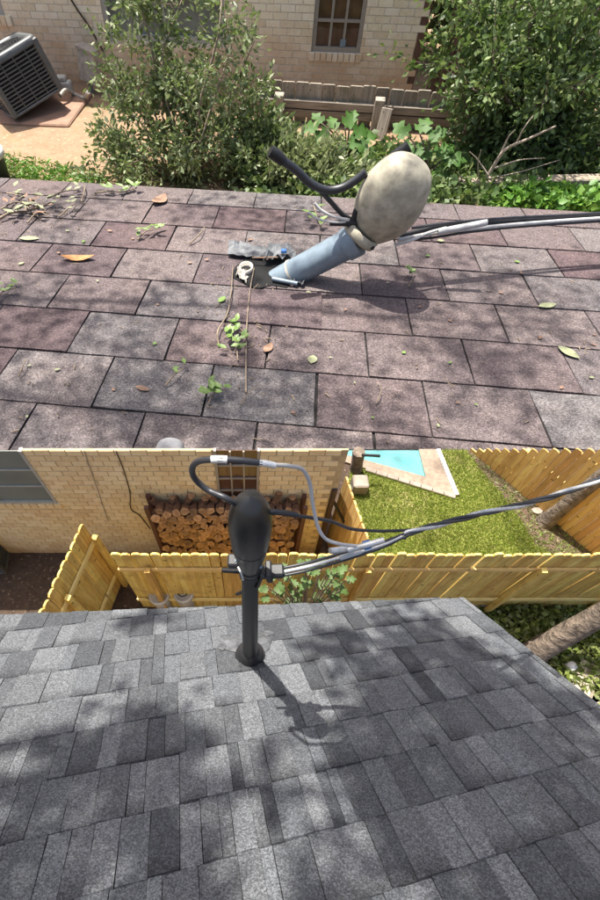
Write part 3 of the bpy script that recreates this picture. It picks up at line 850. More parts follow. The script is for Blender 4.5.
wb = gz(300, 92, GU)
UM = wall_frame(Vector((wb.x, wb.y, GU)), YAW)
UMi = UM.inverted()
UNW = Vector((math.sin(YAW), -math.cos(YAW), 0))
def on_upwall(x, y):
    return UMi @ on_plane(x, y, UNW, wb)
wA, wB = on_upwall(311, 52), on_upwall(360, 52)
lw = on_upwall(128, 41); lwl = on_upwall(150, 41)
l0 = on_upwall(18, 28)
corner = on_upwall(420, 60).x
house = thing('brick_house', wb, 'cream brick house behind the shrubs with a small paned window', 'house')
X0, Z1 = -12.5, 5.2
wz = wA.z
holes = [(wA.x, wB.x, wz, 4.2), (lwl.x-1.15, lwl.x+2.0, lw.z, 4.2), (l0.x-3.2, l0.x-0.25, l0.z+0.25, 4.2)]
brick_wall(house, UM, X0, corner-0.2, Z1, 0.36, 0.150, 0.018, 0.11, M['cream_brick_up'], M['mortar_up'], holes)
window(house, UM, wA.x, wB.x, wz, 4.2, 3, 6, 0.10, 0.06, M['frame_bronze'], M['pane_brown'], 0.10, 'small paned window with brown panes')
window(house, UM, lwl.x-1.15, lwl.x+2.0, lw.z, 4.2, 2, 4, 0.12, 0.06, M['frame_grey'], M['pane_grey'], 0.10, 'grey window behind the shrub')
window(house, UM, l0.x-3.2, l0.x-0.25, l0.z+0.25, 4.2, 2, 3, 0.12, 0.06, M['frame_grey'], M['pane_grey'], 0.10)
def brick_sill(h, Mx, x0, x1, z, bw, bh, out, mat, joint):
    n = max(2, int((x1-x0)/bw)); w = (x1-x0)/n
    me = MB().box((-w/2+joint/2, -out, -bh), (w/2-joint/2, 0.09*bh/.15, 0)).mesh(mat, 'sill_brick')
    for i in range(n): place('sill_brick', me, Mx @ Matrix.Translation((x0+w*(i+.5), 0, z)), h)
brick_sill(house, UM, wA.x-0.05, wB.x+0.05, wz-0.003, 0.15, 0.16, 0.06, M['cream_brick_up'], 0.02)
brick_sill(house, UM, l0.x-3.3, l0.x-0.1, l0.z+0.245, 0.15, 0.2, 0.06, M['cream_brick_up'], 0.02)
MB().box((corner-0.2, 0.0, 0), (corner-0.02, 0.25, Z1)).build('corner_board', M['brown_board'], house, UM)
MB().box((X0, 0.2, Z1), (corner, 5, Z1+0.1)).box((X0, 4.9, 0), (corner, 5.0, Z1)).box((corner-0.2, .25, 0), (corner-0.05, 4.9, Z1)).build('roof_slab', M['fascia'], house, UM)
MB().box((wA.x+0.72, 0.075, wz+0.11), (wA.x+0.86, 0.09, wz+0.26)).build('blue_box', M['galv'], house, UM)
# thin cable clipped to the wall
cp = [on_upwall(x, y) for x, y in ((68, -6), (78, 10), (90, 27), (104, 52))]
MB().tube([Vector((p.x, -0.03, p.z)) for p in cp], 0.022, 6).build('wall_cable', M['brown_post'], house, UM)

# weathered boards leaning at the corner of the house
for i in range(4):
    a = on_upwall(424+i*6, 97); q = UM @ Vector((a.x+0.15, 0.3, 0)); e = q+Vector((0.35, 0.3, 2.6))
    d = (e-q).normalized()
    Mx = Matrix.Translation(q+Vector((i*.03, -i*.03, 0))) @ d.to_track_quat('Z', 'Y').to_matrix().to_4x4()
    tag(MB().bbox((-0.1, -.02, 0), (0.1, .02, 2.7-i*.2), .006).build('leaning_board', M['brown_board'], None, Mx), 'weathered reddish brown board leaning at the corner of the cream brick house', 'board', 'boards leaning at the house corner')

# ------------------------------------------------------------------ AIR CONDITIONERS
def air_conditioner(label, Mx, w, h, nslat=13):
    root = bpy.data.objects.new('air_conditioner', None); link(root, Mx); tag(root, label, 'air conditioner')
    MB().box((-w/2+.05*w, -w/2+.05*w, .05*h), (w/2-.05*w, w/2-.05*w, .9*h)).build('core', M['ac_dark'], root, Mx)
    for sx in (-1, 1):
        for sy in (-1, 1):
            MB().bbox((sx*w/2-.05*w, sy*w/2-.05*w, 0), (sx*w/2+.05*w, sy*w/2+.05*w, h*.97), .018*w).build('corner_post', M['ac_metal'], root, Mx)
    MB().bbox((-w*.545, -w*.545, 0.0), (w*.545, w*.545, .055*h), .015*w).build('base_pan', M['ac_metal'], root, Mx)
    def ring(z0, z1, ro):
        n = 40; vs = []
        for rad, z in ((ro, z0), (ro, z1-.03*h), (ro-.03*w, z1), (ro-.12*w, z1), (ro-.14*w, z0+.02*h)):
            for k in range(n):
                a = 2*math.pi*k/n; c, s_ = math.cos(a), math.sin(a)
                e = 0.22
                vs.append((math.copysign(abs(c)**e, c)*rad, math.copysign(abs(s_)**e, s_)*rad, z))
        m = MB(); m.add(vs, [(i*n+k, i*n+(k+1) % n, (i+1)*n+(k+1) % n, (i+1)*n+k) for i in range(4) for k in range(n)], True)
        return m
    ring(.90*h, 1.02*h, w*.555).build('top_rim', M['ac_metal'], root, Mx)
    g = MB()
    for k in range(1, 9): g.tube([(math.cos(a)*w*.45*k/8, math.sin(a)*w*.45*k/8, .985*h) for a in [2*math.pi*i/36 for i in range(37)]], .006*w, 4, caps=False)
    for k in range(8):
        a = math.pi*k/8; g.tube([(math.cos(a)*w*.46, math.sin(a)*w*.46, .98*h), (-math.cos(a)*w*.46, -math.sin(a)*w*.46, .98*h)], .008*w, 4)
    g.build('fan_guard', M['ac_dark'], root, Mx)
    sl = MB().add
    for f in range(4):
        Rf = Matrix.Rotation(f*math.pi/2, 4, 'Z')
        for i in range(nslat):
            z = .09*h+(.80*h)*i/(nslat-1)
            m = MB(); t = .80*h/nslat
            m.box((-w/2+.05*w, -w*.525, -t*.20), (w/2-.05*w, -w*.50, t*.20), Matrix.Rotation(0, 4, 'X'))
            m.build('louvre', M['ac_metal'], root, Mx @ Rf @ Matrix.Translation((0, 0, z)))
        for k in range(1, 4):
            xx = -w/2+w*k/4
            MB().box((xx-.008*w, -w*.533, .06*h), (xx+.008*w, -w*.526, .9*h)).build('louvre_stay', M['ac_metal'], root, Mx @ Rf)
    return root
pc = gz(43, 111, GU)
padM = Matrix.Translation(pc+Vector((-0.5, 0.1, 0.0))) @ Matrix.Rotation(R_(-6), 4, 'Z')
tag(MB().bbox((-1.9, -0.95, -0.3), (1.5, 1.1, 0.07), 0.03).build('equipment_pad', M['clay_pad'], None, padM), 'reddish pad on the bare soil under the grey air conditioner', 'pad')
air_conditioner('grey louvred air conditioner leaning on its pad beside the cream brick wall', Matrix.Translation(pc+Vector((-0.25, 0.1, 0.07))) @ Matrix.Rotation(R_(-17), 4, 'Y') @ Matrix.Rotation(R_(38), 4, 'Z') @ Matrix.Translation((0, 0, 0.13)), 1.35, 1.12)
# electrical disconnect box and pipework by the wall
q = gz(92, 92, GU); bx = thing('disconnect_box', q, 'tan electrical box on a post between the air conditioner and the shrub', 'electrical box')
MB().bbox((-.28, -.13, .25), (.22, .13, 1.0), .02).build('box_body', M['dirty_white'], bx, Matrix.Translation(q) @ Matrix.Rotation(R_(-25), 4, 'Z') @ Matrix.Rotation(R_(12), 4, 'Y'))
MB().bbox((-.3, -.16, .96), (.24, .15, 1.03), .01).build('box_lid', M['fascia'], bx, Matrix.Translation(q) @ Matrix.Rotation(R_(-25), 4, 'Z') @ Matrix.Rotation(R_(12), 4, 'Y'))
MB().tube([q+Vector((0, 0, -.1)), q+Vector((0, 0, .3))], .05, 8).build('post', M['galv'], bx)
hp = [gz(x, y, GU+z) for x, y, z in ((60, 96, .25), (66, 90, .3), (74, 94, .1), (84, 98, .1), (88, 92, .3))]
tag(MB().tube(smooth_path(hp, 6), .05, 8).build('refrigerant_line', M['dirty_white']), 'pale insulated pipe curling from the air conditioner to the tan box', 'pipe')
q = gz(66, 93, GU); vb = thing('valve_cover', q, 'white valve cover beside the air conditioner', 'cover')
MB().bbox((-.2, -.12, 0), (.2, .12, .28), .03).build('cover_body', M['white'], vb, Matrix.Translation(q)); MB().bbox((-.15, -.1, .282), (.1, .1, .4), .03).build('cover_cap', M['white'], vb, Matrix.Translation(q))
# drum at the left edge, white rim
q = gz(-6, 184, GU); dr = thing('black_drum', q, 'black drum with white lid at the left frame edge behind the old roof', 'drum')
sd = (q-CAMP).length/FPX
MB().lathe([(0, 0), (13*sd, 0), (15*sd, .55), (15*sd, .58)], Matrix.Translation(q), 24).build('body', M['rubber'], dr)
MB().lathe([(15.2*sd, .55), (16.5*sd, .56), (16.6*sd, .66), (14.5*sd, .70), (0, .71)], Matrix.Translation(q), 24).build('lid', M['white'], dr)

# ------------------------------------------------------------------ OLD GREY FENCE and things beyond the old roof
def picket_mesh(w, h, t, mat, dog=0.25):
    c = w*dog
    return MB().prism([(-w/2, 0), (w/2, 0), (w/2, h-c), (w/2-c, h), (-w/2+c, h), (-w/2, h-c)], -t/2, t/2, Matrix.Rotation(math.pi/2, 4, 'X')).mesh(mat, 'picket')
def fence(name, label, A, B, h, pw, pt, mat, rmat, rails, posts, rail_side=-1, gap=0.06, wob=0.01, post_w=None, heights=None, rail_size=None, group=None, dog=0.25):
    """A->B on the ground; rail_side -1: rails on the side to the right of travel"""
    A, B = Vector(A), Vector(B)
    d = B-A; L = d.length; ang = math.atan2(d.y, d.x)
    F = Matrix.Translation(A) @ Matrix.Rotation(ang, 4, 'Z')
    root = thing(name, A, label, 'fence', group)
    n = int(L/(pw*(1+gap)))
    me = picket_mesh(pw, h, pt, mat, dog)
    for i in range(n):
        x = (i+0.5)*L/n
        if heights: hh = heights(x/L)
        else: hh = 1+random.uniform(-wob, wob)
        if hh <= 0.02: continue
        place('picket', me, F @ Matrix.Translation((x, random.uniform(-.15, .15)*pt, 0)) @ Matrix.Rotation(random.uniform(-wob, wob)*0.6, 4, 'Y') @ Matrix.Diagonal((1, 1, hh, 1)), root)
    rs = rail_size or (pt*2.2, pw*0.55)
    for rz in rails:
        y0 = rail_side*(pt*0.7); y1 = rail_side*(pt*0.7+rs[0])
        if heights:
            x1 = L
            while x1 > 0 and heights(x1/L)*h < rz+rs[1]: x1 -= L*0.01
            x0 = 0
            while x0 < x1 and heights(x0/L)*h < rz+rs[1]: x0 += L*0.01
            if x1-x0 < 0.1: continue
        else: x0, x1 = 0, L
        MB().bbox((x0, min(y0, y1), rz), (x1, max(y0, y1), rz+rs[1]), rs[1]*.06).build('rail', rmat, root, F)
    for px_ in posts:
        p = post_w or pw*0.75
        y0 = rail_side*(pt*0.7+rs[0]+.001); y1 = y0+rail_side*p
        ph = h*0.86*(heights(px_/L) if heights else 1)
        MB().bbox((px_-p/2, min(y0, y1), 0), (px_+p/2, max(y0, y1), ph), p*.06).build('post', mat, root, F)
    return root
fA = gz(256, 118, GU); fB = gz(462, 132, GU)
fh = at_y(300, 88, (fA.y+fB.y)/2).z-GU
fence('grey_fence', 'weathered grey picket fence standing before the cream brick wall', fA, fB, fh, 0.30, 0.05, M['grey_wood'], M['grey_rail'], (fh*.18, fh*.42), (0.6, 3.0, 5.2), -1, 0.04, 0.03, heights=lambda t: 1.04+0.07*noise.noise(Vector((t*30, 1, 2)))+random.uniform(-.04, .03), dog=.07)
fC = gz(640, 176, GU)
fence('grey_fence', 'weathered grey fence running behind the dark tree toward the old roof', fB+Vector((.15, 0, 0)), fC, fh*.85, 0.30, 0.05, M['grey_wood'], M['grey_rail'], (fh*.2, fh*.6), (), -1, 0.04, 0.03)
a, b = gz(455, 196, GU), gz(640, 192, GU)
d = (b-a); Mx = Matrix.Translation(a) @ Matrix.Rotation(math.atan2(d.y, d.x), 4, 'Z')
tag(MB().bbox((0, -.12, 0), (d.length, .14, .34), .02).build('timber_sleeper', M['pale_timber'], None, Mx), 'long weathered pale timber lying beyond the right of the old roof', 'timber')
q = gz(380, 138, GU); e = at_y(388, 108, q.y+.2)
Mx = Matrix.Translation(q) @ (e-q).to_track_quat('Z', 'Y').to_matrix().to_4x4()
tag(MB().bbox((-.13, -.06, -.1), (.13, .06, (e-q).length), .015).build('mossy_stake', M['grey_wood'], None, Mx), 'mossy yellow stake leaning on the grey fence between the fig plants', 'stake')

def gp(x, y, Y): return at_y(x, y, Y)
# big olive shrub on the left
base = gz(185, 178, GU)
tips = [gp(x, y, base.y+dy) for x, y, dy in ((95, 45, .8), (110, 30, 1.2), (150, 10, 1.0), (190, -25, 1.4), (215, -20, .9), (240, 10, .8), (255, 40, .6), (262, 85, .4), (120, 100, .6), (108, 140, .2), (120, 165, -.1), (150, 120, .2), (180, 90, .3), (205, 70, .5), (230, 110, .2), (250, 140, 0), (225, 160, -.3), (180, 150, -.4), (145, 170, -.4), (265, 165, -.2), (200, 30, 1.1), (170, 50, .9), (160, 80, .5), (210, 130, .1), (100, 150, .1), (130, 140, 0))]
shrub('olive_shrub', 'tall airy olive green shrub in front of the cream brick wall', 'shrub', base, tips, 0.12, M['leaf_olive'], 11500, 0.035, 8, 1.0, 0.12, bend=.36)
# pale shrub in the middle
base = gz(300, 190, GU)
tips = [gp(x, y, base.y+dy) for x, y, dy in ((258, 150, .3), (275, 140, .5), (290, 142, .5), (300, 150, .2), (318, 152, .3), (335, 160, .2), (350, 165, .2), (285, 175, -.2), (320, 180, -.2), (262, 178, 0), (345, 185, -.2), (370, 175, .1))]
shrub('pale_shrub', 'pale green feathery shrub just behind the old mast', 'shrub', base, tips, 0.15, M['leaf_pale'], 6500, 0.03, 8, 0.45, 0.16)
base = gz(262, 186, GU)
tips = [gp(x, y, base.y+dy) for x, y, dy in ((240, 130, .5), (255, 128, .5), (275, 150, .2), (250, 160, .1), (285, 135, .5))]
shrub('small_shrub', 'dark olive shrub between the airy shrub and the grey fence', 'shrub', base, tips, 0.17, M['leaf_olive'], 3000, 0.03, 6, 0.5, 0.18)
# dark tree mass on the right
base = gz(540, 150, GU)
tt = []
for i in range(46):
    x = random.uniform(448, 640); y = random.uniform(-40, 120)
    tt.append(gp(x, y, base.y+random.uniform(-1.6, 1.8)))
tt += [gp(x, y, base.y+dy) for x, y, dy in ((450, 25, .5), (445, 60, .3), (470, 95, 0), (500, 130, -.6), (560, 140, -.8), (600, 150, -1), (620, 120, -.8), (580, 110, -.4), (470, 130, -.3), (520, 100, -.3), (590, 60, -.6), (540, 150, -1.2), (600, 170, -1.3))]
shrub('dark_tree', 'dense dark green tree filling the far right beside the brick house', 'tree', base, tt, 0.135, M['leaf_dark'], 27000, 0.045, 8, 1.0, 0.22, barkm='bark', wid=.5)
base = gz(470, 60, GU)
base = Vector((base.x, wb.y+2.2, GU))
tt = [gp(random.uniform(440, 620), random.uniform(-60, 45), base.y+random.uniform(-.6, 1.0)) for i in range(20)]
shrub('tall_tree', 'light green tree tops standing behind the dense dark tree', 'tree', base, tt, 0.22, M['leaf_olive'], 8000, 0.05, 7, 1.0, 0.4, barkm='bark')

# fig like plants with big lobed leaves
def lobed_leaf(L, mat, seed):
    r = random.Random(seed); pts = []
    lob = [(0, .0), (.10, .12), (.02, .26), (.16, .34), (.34, .40), (.36, .24), (.46, .22), (.60, .36), (.74, .30), (.70, .16), (.84, .12), (1.0, 0)]
    up = [(x*L, y*L*(.9+.2*r.random())) for x, y in lob]
    poly = up + [(x, -y) for x, y in up[-2:0:-1]]
    n = len(poly)
    m = MB()
    vs = [(x, y, -0.22*(x/L)**2*L + 0.42*abs(y) - .3*abs(y)*x/L + .03*L*math.sin(x/L*9+y/L*7)) for x, y in poly]
    mids = [(.2*L, 0, 0), (.55*L, 0, -.04*L), (.8*L, 0, -.08*L)]
    m.add(vs + mids, [])
    b = n
    def near(i): 
        x = poly[i][0]/L
        return b if x < .38 else (b+1 if x < .68 else b+2)
    fs = []
    for i in range(n):
        j = (i+1) % n; a, c = near(i), near(j)
        fs.append((i, j, a))
        if a != c: fs.append((j, c, a))
    m.f = fs; m.sm = [True]*len(fs)
    return m.mesh(mat, 'lobed_leaf')
def big_leaf_plant(name, label, base, spots, mat, Y, stem_r, tilt=35, stemmat='twig'):
    root = thing(name, base, label, 'plant')
    meshes = [lobed_leaf(1.0, mat, s) for s in range(4)]
    st = MB(); hub = base+Vector((0, 0, 0))
    for x, y, spx, ang, dy in spots:
        p = at_y(x, y, Y+dy); s = spx/FPX*(p-CAMP).length
        st.tube(smooth_path([hub, hub.lerp(p, .5)+Vector((0, 0, .15*(p-hub).length)), p], 4), [stem_r*(1-.05*i) for i in range(9)], 5)
        # leaf faces up and toward the camera
        nrm = (Vector((0, 0, 1))*.8+(CAMP-p).normalized()*.8+Vector((random.gauss(0, .25), random.gauss(0, .25), 0))).normalized()
        dirv = Vector((math.cos(R_(ang)), 0, 0))+Vector((0, .3*math.sin(R_(ang)), math.sin(R_(ang))))
        dirv = (dirv-nrm*dirv.dot(nrm)).normalized()
        sd = nrm.cross(dirv)
        Mx = Matrix(((dirv.x, sd.x, nrm.x, p.x), (dirv.y, sd.y, nrm.y, p.y), (dirv.z, sd.z, nrm.z, p.z), (0, 0, 0, 1))) @ Matrix.Diagonal((s, s, s, 1))
        place('leaf', random.choice(meshes), Mx, root)
    st.build('stem', M[stemmat], root)
base = gz(345, 160, GU)
big_leaf_plant('fig_plant', 'bright green fig plant with big lobed leaves left of the mossy stake', base,
    [(x, y+12, z*.72, w, d) for x, y, z, w, d in [(318, 118, 22, 150, 0), (330, 122, 24, 200, 0), (334, 118, 20, 95, .1), (345, 116, 24, 60, .1), (352, 122, 24, 20, 0), (348, 130, 26, -20, -.1), (358, 134, 24, -45, -.1), (340, 132, 22, 250, -.1), (326, 128, 22, 220, 0), (362, 128, 20, 30, 0), (350, 112, 18, 80, .2), (322, 112, 18, 120, .2)]], M['leaf_fig'], base.y-.2, .025)
base = gz(425, 182, GU)
big_leaf_plant('fig_plant', 'bright green fig plant with big lobed leaves right of the bulbous cap', base,
    [(x, y+8, z*.75, w, d) for x, y, z, w, d in [(408, 128, 22, 140, .2), (420, 126, 24, 80, .2), (428, 132, 22, 30, .1), (436, 150, 26, 50, 0), (442, 152, 26, -10, 0), (436, 160, 24, -60, -.1), (428, 168, 22, 250, -.1), (424, 140, 20, 200, .1), (412, 135, 18, 220, .1), (440, 172, 22, -80, -.2), (432, 188, 22, 230, -.2), (428, 152, 20, 120, 0)]], M['leaf_fig'], base.y-.2, .025)
# bare broken branch
base = gz(476, 192, GU); br = thing('bare_branch', base, 'bare broken pale branch forking before the dark tree', 'branch')
YB = base.y-.15
bm = MB()
for pts, r in (([(474, 192), (490, 172), (505, 150), (528, 139), (556, 126)], .075), ([(488, 175), (478, 160), (470, 152)], .035), ([(500, 156), (508, 138), (515, 130)], .035), ([(515, 146), (524, 128), (534, 115)], .03), ([(474, 192), (455, 196), (430, 198)], .04), ([(480, 186), (478, 165), (481, 150)], .03), ([(495, 168), (520, 160), (545, 158)], .03), ([(470, 194), (500, 190), (530, 192)], .03), ([(450, 200), (462, 184), (458, 172)], .025), ([(474, 192), (486, 180), (520, 172), (560, 160)], .03)):
    P = smooth_path([at_y(x, y, YB+random.uniform(-.1, .1)) for x, y in pts], 5)
    bm.tube(P, [r*.62*(1-.65*i/(len(P)-1)) for i in range(len(P))], 6)
bm.build('limb', M['bare_twig'], br)
# ivy strip beyond the right of the old roof
def cover(name, label, poly_px, z, n, size, mat, hgt, wid=.7):
    xs = [p[0] for p in poly_px]; ys = [p[1] for p in poly_px]
    def inside(x, y):
        c = False; j = len(poly_px)-1
        for i in range(len(poly_px)):
            xi, yi = poly_px[i]; xj, yj = poly_px[j]
            if (yi > y) != (yj > y) and x < (xj-xi)*(y-yi)/(yj-yi)+xi: c = not c
            j = i
        return c
    P, D = [], []
    while len(P) < n:
        x, y = random.uniform(min(xs), max(xs)), random.uniform(min(ys), max(ys))
        if not inside(x, y): continue
        p = gz(x, y, z)
        k = noise.noise(Vector((p.x*2.3, p.y*2.3, 5)))
        p.z += hgt*random.random()*(1+.8*k)
        P.append(p); D.append((random.gauss(0, 1), random.gauss(0, 1), random.gauss(.35, .4)))
    o = place(name, leaf_mesh(P, D, size, mat, name, wid))
    tag(o, label, 'ground cover', kind='stuff')
cover('ivy', 'bright green ivy carpet beyond the right edge of the old roof', [(478, 212), (640, 222), (660, 198), (560, 199), (480, 204)], GU, 3200, 0.17, M['leaf_ivy'], .30)
cover('weeds', 'dry weeds and grass along the far edge of the old roof', [(-30, 196), (100, 200), (110, 178), (30, 162), (-30, 160)], GU, 2600, 0.13, M['leaf_ivy'], .12, .25)
cover('undergrowth', 'dark undergrowth below the shrubs and the grey fence', [(235, 212), (480, 216), (600, 170), (600, 150), (460, 156), (260, 156)], GU, 5500, 0.17, M['leaf_dark'], .40)

# ================================================================== LOWER HALF: the new roof, its yard
# ------------------------------------------------------------------ NEW ROOF
NS = ray(175, 368); NR = ray(2900, 480); NR = (NR-NS*NR.dot(NS)).normalized()
NN = NR.cross(NS).normalized()
if NN.z < 0: NN = -NN
d = ray(250, 657); NB = CAMP + d*(1.02*K/-d.z)
NM = Matrix(((NR.x, NS.x, NN.x, NB.x), (NR.y, NS.y, NN.y, NB.y), (NR.z, NS.z, NN.z, NB.z), (0, 0, 0, 1)))
def on_new(x, y, h=0.0): return on_plane(x, y, NN, NB)+NN*h
NV1, NU0, NU1 = 0.205*K, -0.72*K, 0.592*K
NEX = 0.0835*K
nrow = 10
newh = thing('new_roof_house', (0, -0.3, 0), 'house with new charcoal grey laminated shingle roof carrying the black mast', 'house')
MB().box((NU0, NV1-nrow*NEX, -0.05), (NU1-.006, NV1-.006, -0.004)).build('roof_deck', M['felt'], newh, NM)
MB().box((NU0, NV1-.006, -0.09), (NU1-.02, NV1+.002, -0.006)).build('drip_edge', M['ac_dark'], newh, NM)
MB().box((NU1-.006, NV1-nrow*NEX, -0.09), (NU1+.004, NV1, -0.006)).build('rake_edge', M['ac_dark'], newh, NM)
mbw = MB().box((-1.0, -1.6, 0), (0.45, 0.05, 1.7)); mbw.build('wall', M['mortar_low'], newh)
rs = random.Random(11)
SKEW = math.tan(R_(8.5))                 # courses run a little out of square with the eave
def clip_poly(poly, f):
    out = []
    for i in range(len(poly)):
        a, b = poly[i], poly[(i+1) % len(poly)]
        fa, fb = f(a), f(b)
        if fa >= 0: out.append(a)
        if (fa >= 0) != (fb >= 0):
            t = fa/(fa-fb); out.append((a[0]+(b[0]-a[0])*t, a[1]+(b[1]-a[1])*t))
    return out
for j in range(-1, nrow+1):
    v0 = NV1-(j+1)*NEX
    u = (NU0 if j < 4 else -0.58*K) - rs.uniform(0, .1)
    hi = rs.random() < .5
    while u < NU1:
        w = rs.choice([.022, .03, .036, .042, .048, .054, .062])*K*(1 if j < 4 else .74)
        g, jt = .0004, .0005
        a0, b0, a1, b1 = u+g, v0+g, u+w-g, v0+NEX-g
        poly = []
        for (xa, ya), (xb, yb) in (((a0, b0), (a1, b0)), ((a1, b0), (a1, b1)), ((a1, b1), (a0, b1)), ((a0, b1), (a0, b0))):
            for k in range(3): poly.append((xa+(xb-xa)*k/3+rs.uniform(-jt, jt), ya+(yb-ya)*k/3+rs.uniform(-jt, jt)))
        poly = [(x, y+SKEW*x) for x, y in poly]
        poly = clip_poly(clip_poly(clip_poly(poly, lambda q: NV1-q[1]), lambda q: NU1-q[0]), lambda q: q[1]-(NV1-nrow*NEX))
        if len(poly) > 2 and max(p[0] for p in poly)-min(p[0] for p in poly) > .006:
            cu, cv = u, v0+SKEW*(u+w/2)
            th = (0.0055 if hi else 0.003)+rs.uniform(0, .0012)
            n_ = len(poly); m = MB()
            tilt = rs.uniform(-.012, .012)
            m.add([(x-cu, y-cv, th*(1-.25*(y-cv)/NEX)+tilt*(x-cu)*.3) for x, y in poly]+[(x-cu, y-cv, -.003) for x, y in poly], [tuple(range(n_))]+[((q+1) % n_, q, n_+q, n_+(q+1) % n_) for q in range(n_)])
            place('shingle', m.mesh(M['new_shingle'], 'shingle'), NM @ Matrix.Translation((cu, cv, 0)), newh)
        u += w; hi = (not hi) if rs.random() < .8 else hi

# ------------------------------------------------------------------ NEW MAST
mdir = Vector((0, math.sin(R_(1.5)), math.cos(R_(1.5))))
nmast = thing('black_service_mast', NB, 'black service mast with egg shaped cap standing on the new grey roof', 'mast')
def on_mast(x, y):
    """point of the mast axis whose picture row is y, and metres per pixel there"""
    best = min((abs(proj(NB+mdir*t)[1]-y), t) for t in [i*0.002 for i in range(600)])
    P = NB+mdir*best[1]
    return P, best[1], proj(P)[2]/FPX
Pc, tc, sc_ = on_mast(250, 575); Pb, tb, sb_ = on_mast(250, 640); Pt, tt_, st_ = on_mast(250, 497); Pm, tm, sm_ = on_mast(250, 528)
r0 = 8.6*sb_
MB().tube([NB-mdir*.05, NB+mdir*.05, Pc], [r0, r0*.97, 8.6*sc_], 28).build('pipe', M['black_pipe'], nmast)
BM = Matrix.Translation(NB) @ mdir.to_track_quat('Z', 'Y').to_matrix().to_4x4()
MB().lathe([(r0*1.9, -.03), (r0*1.95, .012), (r0*1.75, .022), (r0*1.55, .024), (r0*1.5, .040), (r0*1.25, .048), (r0*1.05, .062), (r0*.9, .064)], BM, 28).build('boot', M['rubber'], nmast)
# flashing apron and sealant on the shingles around the boot
def apron(name, mat, c_px, rx, ry, seed, h, lump):
    c = on_new(*c_px, 0); vs = []; n = 30
    s = (c-CAMP).length/FPX
    for ring_, hh in ((1.0, .0075), (.9, .0105), (.5, h), (.0, h)):
        for k in range(n):
            a = 2*math.pi*k/n
            w = 1+.22*noise.noise(Vector((math.cos(a)*1.6+seed, math.sin(a)*1.6, seed)))
            q = c+NR*math.cos(a)*rx*s*ring_*w+NS*math.sin(a)*ry*s*ring_*w+NN*(hh+lump*noise.noise(Vector((math.cos(a)*ring_*3+seed, math.sin(a)*ring_*3, 2))))
            vs.append(q)
    m = MB(); m.add(vs, [(i*n+k, i*n+(k+1) % n, (i+1)*n+(k+1) % n, (i+1)*n+k) for i in range(3) for k in range(n)], True)
    return m.build(name, mat, nmast)
apron('flashing', M['sealant'], (247, 646), 25, 17, 3, .010, .001)
for x, y, a, b_, sd_ in ((226, 642, 7, 6, 5), (222, 650, 4, 5, 8), (268, 636, 6, 4, 9), (262, 644, 8, 6, 13)): apron('sealant_dab', M['sealant'], (x, y), a, b_, sd_, .011, .002)
# cap: egg plus a tapering skirt
Rm = mdir.to_track_quat('Z', 'Y').to_matrix().to_4x4()
hx = proj(Pm)[2]/FPX
capc = NB+mdir*((tt_+tc)/2+.03)
prof = []
n = 26
top_t, bot_t = tt_, tc+.02
for i in range(n+1):
    u = i/n
    # radius profile from the skirt (u=0) to the crown (u=1)
    r_ = (0.50+0.50*math.sin(min(1, u/0.70)*math.pi/2)) if u < .70 else math.sqrt(max(0, 1-((u-.70)/.30)**2))
    prof.append((max(.0005, r_*22*hx), bot_t+(top_t-bot_t)*u))
capm = MB().lathe([(prof[0][0]*.6, prof[0][1])]+prof, BM, 40)
capm.build('cap', M['black_cap'], nmast)
def ring_at(u_, k, hgt):
    r_ = np.interp(bot_t+(top_t-bot_t)*u_, [p[1] for p in prof], [p[0] for p in prof])
    z_ = bot_t+(top_t-bot_t)*u_
    return MB().lathe([(r_*.98, z_-hgt), (r_*k, z_-hgt*.8), (r_*k, z_+hgt*.8), (r_*.98, z_+hgt)], BM, 40), r_, z_
ring_at(.04, 1.12, .006)[0].build('skirt_rim', M['black_cap'], nmast)
ring_at(.42, 1.015, .0011)[0].build('seam', M['black_pipe'], nmast)
for a_ in (-2.1, -1.05, .2, 2.4):
    _, r_, z_ = ring_at(.20, 1, .01)
    MB().lathe([(.0022, -.001), (.0022, .0014), (.0012, .002), (0, .002)], BM @ Matrix.Translation((math.cos(a_)*r_, math.sin(a_)*r_, z_)) @ Vector((math.cos(a_), math.sin(a_), 0)).to_track_quat('Z', 'Y').to_matrix().to_4x4(), 10).build('screw', M['galv'], nmast)
# raised maker's plate dots on the cap
em = MB()
for i in range(5):
    for j in range(4):
        if (i*3+j) % 5 == 0: continue
        a = -math.pi/2+0.09*(i-1.5); u = .58+.05*j
        r_ = 22*hx*1.0
        q = BM @ Vector((math.cos(a)*r_, math.sin(a)*r_, bot_t+(top_t-bot_t)*u))
        em.bbox(q-Vector((.0008, .0008, .0007)), q+Vector((.0008, .0008, .0007)), .0002)
em.build('raised_marking', M['black_pipe'], nmast)
Pk, tk, sk = on_mast(250, 572)
MB().tube([Pk-mdir*.006, Pk+mdir*.010], 11*sk, 24).build('clamp_band', M['rubber'], nmast)
arm0 = Pk+Vector((8*sk, 0, 0)); arm1 = at_y(284, 571, Pk.y)
Ma = Matrix.Translation(arm0) @ (arm1-arm0).to_track_quat('Z', 'Y').to_matrix().to_4x4(); La = (arm1-arm0).length
MB().bbox((-6*sk, -6*sk, 0), (6*sk, 6*sk, La), 1.5*sk).bbox((-9*sk, -9*sk, La*.3), (9*sk, 9*sk, La*.55), 1.5*sk).build('cable_bracket', M['rubber'], nmast, Ma)
MB().tube([at_y(222, 570, Pk.y), Pk], [2.6*sk, 2.6*sk], 8).build('bolt', M['black_pipe'], nmast)
